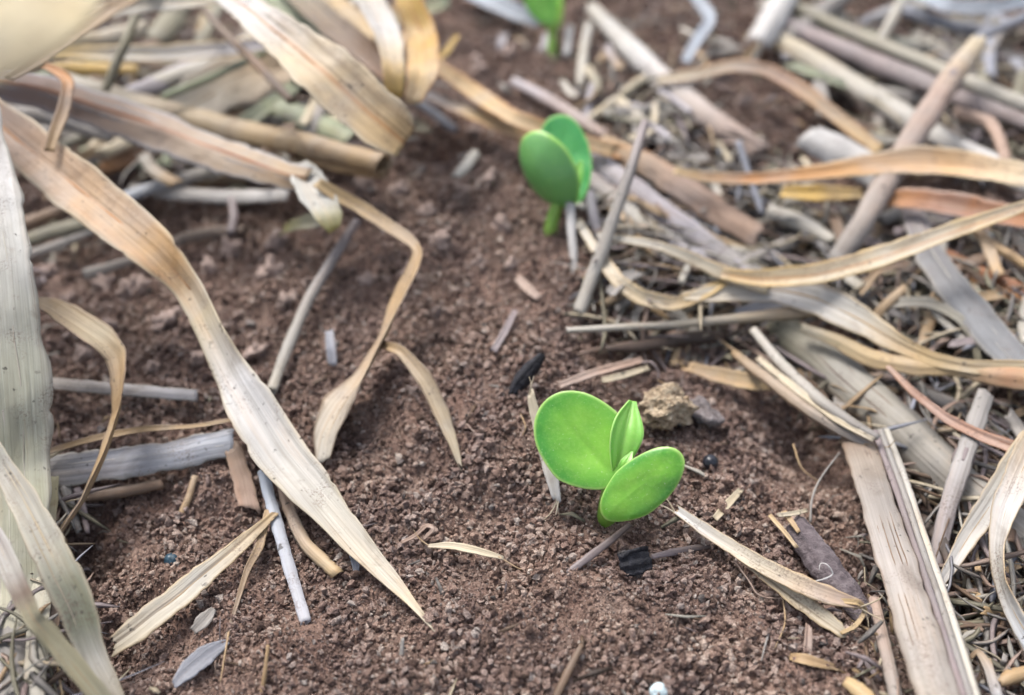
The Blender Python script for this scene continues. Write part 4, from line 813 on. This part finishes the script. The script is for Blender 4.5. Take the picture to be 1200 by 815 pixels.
st("dry_leaf", "orange strip leaf running level across the right half to the edge", LEAF, [(790, 200, 14, 10), (830, 208, 15, 14), (890, 210, 17, 17), (950, 204, 18, 20), (1010, 196, 19, 30), (1070, 190, 20, 36), (1130, 194, 20, 36), (1230, 212, 20, 30)], tint=[(0, 'straw'), (.2, 'orange'), (.5, (216, 170, 116)), (.75, (224, 186, 140)), (1, 'cream')], edge='cream', group=GR, rib=.25, ribcol='orange', fold=.22, n=70)
st("dry_leaf", "rust brown leaf below the orange strip at right", LEAF, [(1020, 236, 13, 12), (1060, 234, 14, 26), (1110, 240, 15, 30), (1160, 250, 15, 30), (1230, 262, 15, 28)], tint=[(0, 'orange'), (.4, 'rust'), (1, (196, 140, 96))], edge='pink', group=GR, fold=.3, rib=.22, ribcol='brown')
st("dry_leaf", "ochre scrap under the left part of the orange strip", LEAF, [(916, 226, 10, 14), (960, 228, 11, 22), (1010, 228, 11, 14)], tint='yellow', group=GR, curl=.2)
st("straw", "upper rust brown straw at the right edge below the white granule", STRAW, [(1100, 290, 6, 14), (1150, 316, 6, 18), (1230, 352, 6, 20)], 'gutter', tint='rust', group=GR)
st("straw", "tan straw pointing to the right edge past the white granule", STRAW, [(1130, 256, 9, 10), (1170, 288, 9, 12), (1230, 326, 8, 12)], 'gutter', tint='tan', group=GR)
st("straw", "lower reddish straw at the right edge", STRAW, [(1120, 310, 5, 14), (1170, 340, 5, 20), (1230, 366, 5, 22)], 'gutter', tint='orange', group=GR)
st("straw", "white straw piece at the top right of the bare far soil", STRAW, [(888, 46, 12, 34), (904, 20, 14, 40), (928, -20, 15, 36)], 'gutter', tint='white', group=GR)
st("straw", "grey sheath crossing behind the white top straw piece", STRAW, [(916, 46, 9, 20), (950, 22, 10, 26), (996, -14, 11, 24)], 'gutter', tint='grey', group=GR)
st("twig", "pale upright stick in the top right between grey straws", TWIG, [(1032, 46, 10, 10), (1046, 20, 13, 12), (1064, -14, 15, 12)], 'tube', tint='pale', group=GR)
st("dry_leaf", "pale blue leaf at the top edge in the right corner", LEAF, [(1070, -8, 12, 14), (1110, 8, 13, 18), (1160, 10, 14, 18), (1220, 0, 14, 14)], tint='blue', group=GR, fold=.3)
st("straw", "bluish grey tube under the pale blue corner leaf", STRAW, [(1060, 8, 8, 16), (1110, 26, 8, 18), (1170, 34, 8, 16)], 'tube', tint='bluegrey', group=GR)
st("straw", "thin straw from the thick white straw down to the blurred seedling", STRAW, [(688, 140, 5, 10), (720, 116, 6, 12), (758, 88, 7, 12)], 'tube', tint='cream', group=GR)
st("straw", "pinkish straw meeting the blurred seedling from upper left", STRAW, [(600, 92, 5, 12), (640, 112, 6, 15), (690, 144, 6, 15), (730, 172, 5, 12)], 'tube', tint=[(0, 'lilac'), (1, 'pink')], group=GR)
st("straw", "upright pale straw right of the farthest seedling", STRAW, [(680, 98, 2, 11), (684, 60, 6, 12), (690, 26, 9, 10)], 'tube', tint='pale', group=GR)
st("straw", "short upright straw just above the blurred seedling", STRAW, [(686, 142, 3, 10), (690, 120, 6, 10), (694, 98, 8, 8)], 'tube', tint='lilac', group=GR)
st("straw", "small white straw beside the farthest seedling's stem", STRAW, [(664, 64, 3, 9), (666, 46, 6, 10), (668, 30, 8, 8)], 'tube', tint='white', group=GR)
st("dry_leaf", "grey-white leaf lying at the top left of the farthest seedling", LEAF, [(540, -14, 6, 18), (580, 4, 7, 24), (614, 20, 6, 20), (632, 30, 4, 8)], tint='blue', group=GR)
st("straw", "white straw chip leaning beside the blurred seedling's stem", STRAW, [(668, 236, 9, 12), (670, 272, 6, 11), (674, 322, 1, 9)], 'tube', tint='white', group=GR)
st("straw", "second white chip right of the blurred seedling's stem", STRAW, [(690, 224, 9, 13), (696, 252, 6, 13), (704, 284, 2, 10)], 'tube', tint='lilac', group=GR)
st("straw", "thick dull straw end crossing below the pinkish flat stalk", STRAW, [(850, 312, 5, 20), (890, 298, 6, 24), (930, 280, 7, 22)], 'gutter', tint='grey', group=GR)
st("straw", "greenish white sheath above the dark gap in mid litter", STRAW, [(900, 244, 8, 20), (940, 258, 8, 24), (976, 280, 8, 16)], 'gutter', tint=(190, 198, 190) and 'pale', group=GR)
st("twig", "bluish thread-like stem hanging before the thick white straw's end", TWIG, [(866, 166, 14, 9), (878, 204, 10, 8), (894, 250, 6, 8)], 'tube', tint='bluegrey', group=GR)
st("straw", "beige bent stem with a broken elbow at far right", STRAW, [(1120, 128, 12, 14), (1160, 140, 13, 16), (1172, 160, 13, 16), (1180, 186, 12, 14)], 'gutter', tint='pink', group=GR)
st("straw", "pale stem parallel under the orange strip near the right edge", STRAW, [(1130, 168, 11, 16), (1170, 186, 11, 18), (1230, 206, 10, 18)], 'gutter', tint='white', group=GR)
st("straw", "dark stem butt below the long level straw", STRAW, [(712, 408, 3, 10), (750, 404, 4, 16), (800, 394, 4.5, 20), (850, 392, 4, 14)], 'gutter', tint='dark', group=GR)
st("straw_fragment", "tan wedge of husk above the lower split straw", STRAW, [(806, 430, 4, 12), (840, 440, 4.5, 22), (880, 448, 4, 24), (900, 452, 3, 12)], 'leaf', tint=[(0, 'tan'), (1, 'straw')], group=GR, torn=1.0, fold=.25, fibres=3)
st("straw", "grey flat stem under the broad stalk's upper end", STRAW, [(1000, 400, 6, 20), (1050, 440, 5, 24), (1130, 480, 4, 22)], 'gutter', tint='grey', group=GR)

# threads and rootlets in the near soil
for lab, pts, r, tn in [
    ("fine white thread looping over the bark piece", [(948, 682, 6, 0), (966, 678, 8, 0), (976, 672, 9, 0), (970, 662, 10, 0), (962, 660, 9.5, 0), (960, 668, 8.5, 0)], .16, 'white'),
    ("fine rootlet drooping below the forked cream straw", [(860, 655, 3, 0), (878, 680, 2.5, 0), (892, 698, 2, 0), (930, 702, 2, 0)], .2, 'pink'),
    ("hair-thin rootlet hanging below the drooping rootlet", [(918, 702, 2, 0), (920, 730, 1.5, 0), (908, 760, 1.2, 0)], .18, 'tan'),
    ("short pale rootlet left of the knotted shred", [(902, 738, 1.5, 0), (898, 752, 1.5, 0), (892, 775, 1.2, 0)], .22, 'grey'),
    ("grey rootlet climbing to the front stalk's head", [(950, 612, 3, 0), (952, 584, 5, 0), (962, 560, 6, 0), (984, 530, 8, 0)], .26, 'grey'),
    ("pale curved hair above the grey rootlet", [(930, 520, 3, 0), (940, 548, 3, 0), (962, 566, 3, 0)], .2, 'tan'),
    ("dark hair curling beside the root crown", [(752, 424, 4, 0), (764, 424, 6, 0), (772, 436, 5, 0), (770, 448, 3, 0)], .24, 'mauve'),
    ("fine hair on the soil left of the seed leaf", [(546, 496, 2, 0), (556, 506, 3, 0), (566, 516, 2, 0)], .16, 'pink'),
    ("fine hair on bare soil above the twig below the seedling", [(610, 484, 2, 0), (616, 500, 3, 0), (612, 510, 2, 0)], .16, 'tan'),
    ("hair-thin stem running down past the grey leaf scrap", [(268, 740, 3, 0), (264, 764, 2.5, 0), (258, 800, 1.5, 0)], .2, 'tan'),
    ("hair at the bottom left beside the pale crossing leaf", [(64, 755, 3, 0), (68, 785, 3, 0), (76, 830, 2, 0)], .25, 'straw')]:
    thread("fibre", lab, pts, r, tn, "fine rootlets and hairs on the soil")

# ------------------------------------------------------------------ short straw pieces that fill the tangle
def inside(poly, x, y):
    c = False; j = len(poly) - 1
    for i in range(len(poly)):
        (xi, yi), (xj, yj) = poly[i], poly[j]
        if (yi > y) != (yj > y) and x < (xj - xi) * (y - yi) / (yj - yi) + xi: c = not c
        j = i
    return c
ZONES = [  # outline in the photograph, how many, direction, spread, length, width, heights, tints, label
    ([(700, 190), (900, 200), (1000, 240), (1000, 330), (860, 350), (720, 340), (690, 260)], 34, 30, 70, (30, 85), (8, 18), (1, 7), "pale grey tan lilac olive cream", "straw piece in the tangle below the orange strip leaf"),
    ([(1000, 240), (1210, 260), (1210, 440), (1040, 400), (960, 340)], 30, 35, 50, (40, 100), (9, 20), (1, 8), "grey tan pale mauve brown olive", "straw piece in the tangle right of the long yellow-edged leaf"),
    ([(690, 90), (780, 100), (880, 180), (960, 200), (800, 206), (700, 165)], 30, 10, 80, (20, 60), (7, 15), (1, 7), "pale cream grey olive lilac", "straw chip below the thick white straw"),
    ([(900, 10), (1210, 10), (1210, 200), (1050, 190), (980, 130)], 34, 28, 45, (40, 110), (9, 20), (1, 8), "grey pale mauve bluegrey olive green", "straw piece among the crossing tubes in the upper right"),
    ([(940, 440), (1060, 430), (1210, 460), (1210, 700), (1120, 700), (1080, 600)], 22, 45, 60, (30, 90), (8, 18), (0, 4), "brown grey mauve tan dark", "straw piece on the dark soil beside the broad grey-olive stalk"),
    ([(20, 20), (480, 10), (470, 170), (330, 200), (60, 200)], 44, -20, 45, (50, 130), (10, 22), (2, 16), "olive tan pale brown grey green cream", "straw piece deep in the left tuft"),
    ([(-10, 560), (60, 560), (70, 700), (50, 830), (-10, 830)], 12, 60, 40, (40, 90), (10, 20), (0, 4), "brown olive tan grey", "straw piece under the crossing leaves at lower left"),
    ([(690, 340), (900, 360), (940, 440), (860, 440), (760, 420), (700, 400)], 10, 10, 50, (20, 60), (7, 13), (0, 3), "grey brown tan pale", "straw chip in the shade of the long level straw"),
    ([(1080, 690), (1200, 690), (1200, 815), (1130, 815)], 9, 40, 70, (18, 50), (6, 12), (0, 2), "brown tan grey", "straw chip on dark soil in the bottom right corner"),
    ([(540, 10), (900, 10), (880, 90), (700, 120), (560, 100)], 14, 20, 80, (16, 46), (6, 12), (0, 3), "pale grey lilac tan", "straw chip on the far bare soil"),
]
for poly, n_, ang, spr, lr, wr, hr, tints, lab in ZONES:
    xs = [p[0] for p in poly]; ysl = [p[1] for p in poly]; k = 0
    tints = tints.split()
    while k < n_:
        x, y = random.uniform(min(xs), max(xs)), random.uniform(min(ysl), max(ysl))
        if not inside(poly, x, y): continue
        k += 1
        a = math.radians(ang + random.gauss(0, spr)); l = random.uniform(*lr) * .5; w = random.uniform(*wr); h = random.uniform(*hr) + 1
        dx, dy = math.cos(a) * l, math.sin(a) * l * .75; bx, by = random.gauss(0, l * .12), random.gauss(0, l * .12)
        t0 = random.choice(tints); t1 = random.choice([t0, t0, random.choice(tints)])
        kd = random.choice(['gutter'] * 5 + ['tube'] * 2 + ['leaf'] * 4)
        o, _ = sweep("straw_fragment", [(x - dx, y - dy, max(.5, h + random.uniform(-2, 2)), w * random.uniform(.85, 1)), (x + bx, y + by, h + .5, w), (x + dx, y + dy, max(.5, h + random.uniform(-2, 2)), w * random.uniform(.8, 1))],
                     kd, [(0, t0), (1, t1)], fold=random.uniform(.1, .5), curl=random.uniform(.7, 1.3) if kd == 'gutter' else 0, flat=random.uniform(.3, .8), torn=random.uniform(.4, 1.3), wav=.09, n=16, m=9)
        look = {'gutter': 'split', 'tube': 'round', 'leaf': 'flat'}[kd]; hue = dict(pale='pale', grey='grey', tan='tan', lilac='lilac-white', olive='olive', cream='cream', mauve='mauve', brown='brown', bluegrey='blue-grey', green='greenish', dark='dark brown')[t0]
        size = 'long' if l > (lr[0] + lr[1]) * .27 else 'short'
        tag(o, f"{size} {hue} {look} {lab}", STRAW, "loose pieces: " + lab)

twins = {}
for o in COL.objects:
    if o.parent is None and "category" in o.keys(): twins.setdefault(o["label"], []).append(o)
def mean_x(o): return float(np.mean([v.co.x for v in o.data.vertices]))
for lab_, os_ in twins.items():
    if len(os_) > 1 and all(o.type == 'MESH' for o in os_):
        os_.sort(key=mean_x); m_ = len(os_)
        words_ = {2: ['leftmost', 'rightmost'], 3: ['leftmost', 'middle', 'rightmost'], 4: ['leftmost', 'second-leftmost', 'second-rightmost', 'rightmost']}.get(m_) or ['leftmost', 'second-leftmost'] + ['midmost'] * (m_ - 4) + ['second-rightmost', 'rightmost']
        for o, w_ in zip(os_, words_): o["label"] = f"{w_} {lab_}"

# chaff: slivers a few pixels long, past counting
def chaff(name, n, seed):
    g = np.random.default_rng(seed); Vs, Fs, T, M = [], [], [], []
    names = ['pale', 'grey', 'tan', 'brown', 'cream', 'pink', 'mauve', 'dark', 'olive']
    for i in range(n):
        px_, py_ = g.uniform(-40, 1240), g.uniform(-30, 840)
        right = px_ > (680 if py_ < 360 else min(1000, 700 + (py_ - 360) * 2.0)); left = px_ < 420 - py_ * 1.1 or px_ < 60
        if not (right or left) and g.random() > .035: continue
        p = at(px_, py_, 0); p[2] = float(soil_z(p[0], p[1])) + g.uniform(.0003, .0022) * (2.4 if right or left else 1)
        l = g.uniform(.0015, .0075) * (1.7 if (right and py_ < 560) or left else 1); w = g.uniform(.00015, .0006) * (1.5 if (right and py_ < 560) or left else 1); a = g.uniform(0, 6.28)
        t = unit(np.array([math.cos(a), math.sin(a), g.normal(0, .25)])); b = unit(np.cross([g.normal(0, .3), g.normal(0, .3), 1], t)); nn = np.cross(t, b)
        bend = g.normal(0, .15); o = len(Vs) * 12; rows = []
        for s, ww in ((-1, .5), (0, 1), (1, .4)):
            c = p + t * s * l * .5 + nn * bend * l * (1 - s * s)
            rows += [c - b * w * ww, c + nn * w * .35 * ww, c + b * w * ww, c - nn * w * .3 * ww]
        Vs.append(rows)
        for r_ in (0, 4):
            for k in range(4): Fs.append([o + r_ + k, o + r_ + (k + 1) % 4, o + r_ + 4 + (k + 1) % 4, o + r_ + 4 + k])
        Fs.append([o + 3, o + 2, o + 1, o]); Fs.append([o + 8, o + 9, o + 10, o + 11])
        T += [PAL[names[g.integers(len(names))]] * g.uniform(.6, 1.05)] * 12
        M += [[kk * w, s * l] for s in (-1, 0, 1) for kk in (-1, 0, 1, 0)]
    V = np.array(Vs).reshape(-1, 3); F = np.array(Fs); me = mesh_np(name, V, F)
    setuv(me, "strand", np.zeros((len(V), 2)), F); setuv(me, "metric", np.array(M) + .01 * g.random((len(V), 1)), F)
    ca = me.color_attributes.new("tint", 'FLOAT_COLOR', 'POINT'); ca.data.foreach_set("color", np.c_[np.array(T), np.ones(len(V))].astype(np.float32).ravel())
    o = link(name, me, M_STRAW); o["kind"] = "stuff"; o["label"] = "fine straw chaff sprinkled on the soil"; return o
chaff("chaff", 4600, 11)

# shreds: slender split fibres matted between the stalks, past counting
def shreds(name, n, seed):
    g = np.random.default_rng(seed); V, F, T, M = [], [], [], []
    names = ['pale', 'grey', 'tan', 'brown', 'cream', 'pink', 'mauve', 'olive', 'grey', 'bluegrey']; K = 9
    polys = [z[0] for z in ZONES]; wts = np.array([5, 5, 4, 5, 3, 5, 1.4, 1.3, .8, .5]); wts = wts / wts.sum()
    while len(V) < n:
        zi = g.choice(len(polys), p=wts); po = polys[zi]; xs = [q[0] for q in po]; yy = [q[1] for q in po]
        px_, py_ = g.uniform(min(xs), max(xs)), g.uniform(min(yy), max(yy))
        if not inside(po, px_, py_): continue
        hmax = 14 if zi == 5 else (2 if zi in (7, 8, 9) else 7)
        c0 = at(px_, py_, g.uniform(.3, hmax)); L_ = g.uniform(.007, .028); w = g.uniform(.00022, .00075)
        a = math.radians(-ZONES[zi][2] + g.normal(0, 55)); d = np.array([math.cos(a), math.sin(a), g.normal(0, .14)]); cv = np.array([g.normal(0, .25), g.normal(0, .25), -abs(g.normal(0, .12))])
        kx = g.normal(0, .12, 3); kp = g.uniform(.2, .8)
        s = np.linspace(-1, 1, K); c = c0 + d * (s * L_ / 2)[:, None] + cv * (s * s * L_ / 2)[:, None] + kx * (np.maximum(0, s - kp * 2 + 1) * L_)[:, None]
        t = unit(np.gradient(c, axis=0)); b = unit(np.cross(np.array([g.normal(0, .4), g.normal(0, .4), 1]), t)); nn = np.cross(t, b)
        ww = w * (1 - .75 * np.abs(s) ** 4) * (1 + .15 * np.sin(s * 9 + px_))
        P_ = np.stack([c - b * ww[:, None], c + nn * (.45 * ww)[:, None], c + b * ww[:, None], c - nn * (.1 * ww)[:, None]], 1)
        o = len(V) * K * 4; V.append(P_)
        for i in range(K - 1):
            for k in range(4): F.append([o + i * 4 + k, o + i * 4 + (k + 1) % 4, o + i * 4 + 4 + (k + 1) % 4, o + i * 4 + 4 + k])
        F.append([o + 3, o + 2, o + 1, o]); e = o + (K - 1) * 4; F.append([e, e + 1, e + 2, e + 3])
        T += [PAL[names[g.integers(len(names))]] * g.uniform(.6, 1.0)] * (K * 4); off = g.random() * .5
        M += [[kk * w + off, off + q * L_ * .5] for q in s for kk in (-1, 0, 1, 0)]
    V = np.array(V).reshape(-1, 3); F = np.array(F); me = mesh_np(name, V, F)
    setuv(me, "strand", np.zeros((len(V), 2)), F); setuv(me, "metric", np.array(M), F)
    ca = me.color_attributes.new("tint", 'FLOAT_COLOR', 'POINT'); ca.data.foreach_set("color", np.c_[np.array(T), np.ones(len(V))].astype(np.float32).ravel())
    o = link(name, me, M_STRAW); o["kind"] = "stuff"; o["label"] = "matted slender straw shreds between the stalks"
shreds("straw_shreds", 2400, 21)

# ------------------------------------------------------------------ put each thing's origin at its base
for o in list(COL.objects):
    if o.type == 'MESH' and o.parent is None and "category" in o.keys() and o.location.length < 1e-9 and o.data.users == 1:
        n_ = len(o.data.vertices); a = np.empty(n_ * 3, np.float32); o.data.vertices.foreach_get("co", a); a = a.reshape(-1, 3)
        c = a.mean(0); c[2] = a[:, 2].min(); o.data.vertices.foreach_set("co", (a - c).ravel()); o.data.update(); o.location = [float(v) for v in c]
    elif o.type == 'EMPTY' and o.children:
        if o.location.length < 1e-9:
            b = o.children[0].data.vertices[0].co.copy(); o.location = b
        for ch in o.children: ch.matrix_parent_inverse = Matrix.Translation(-o.location)
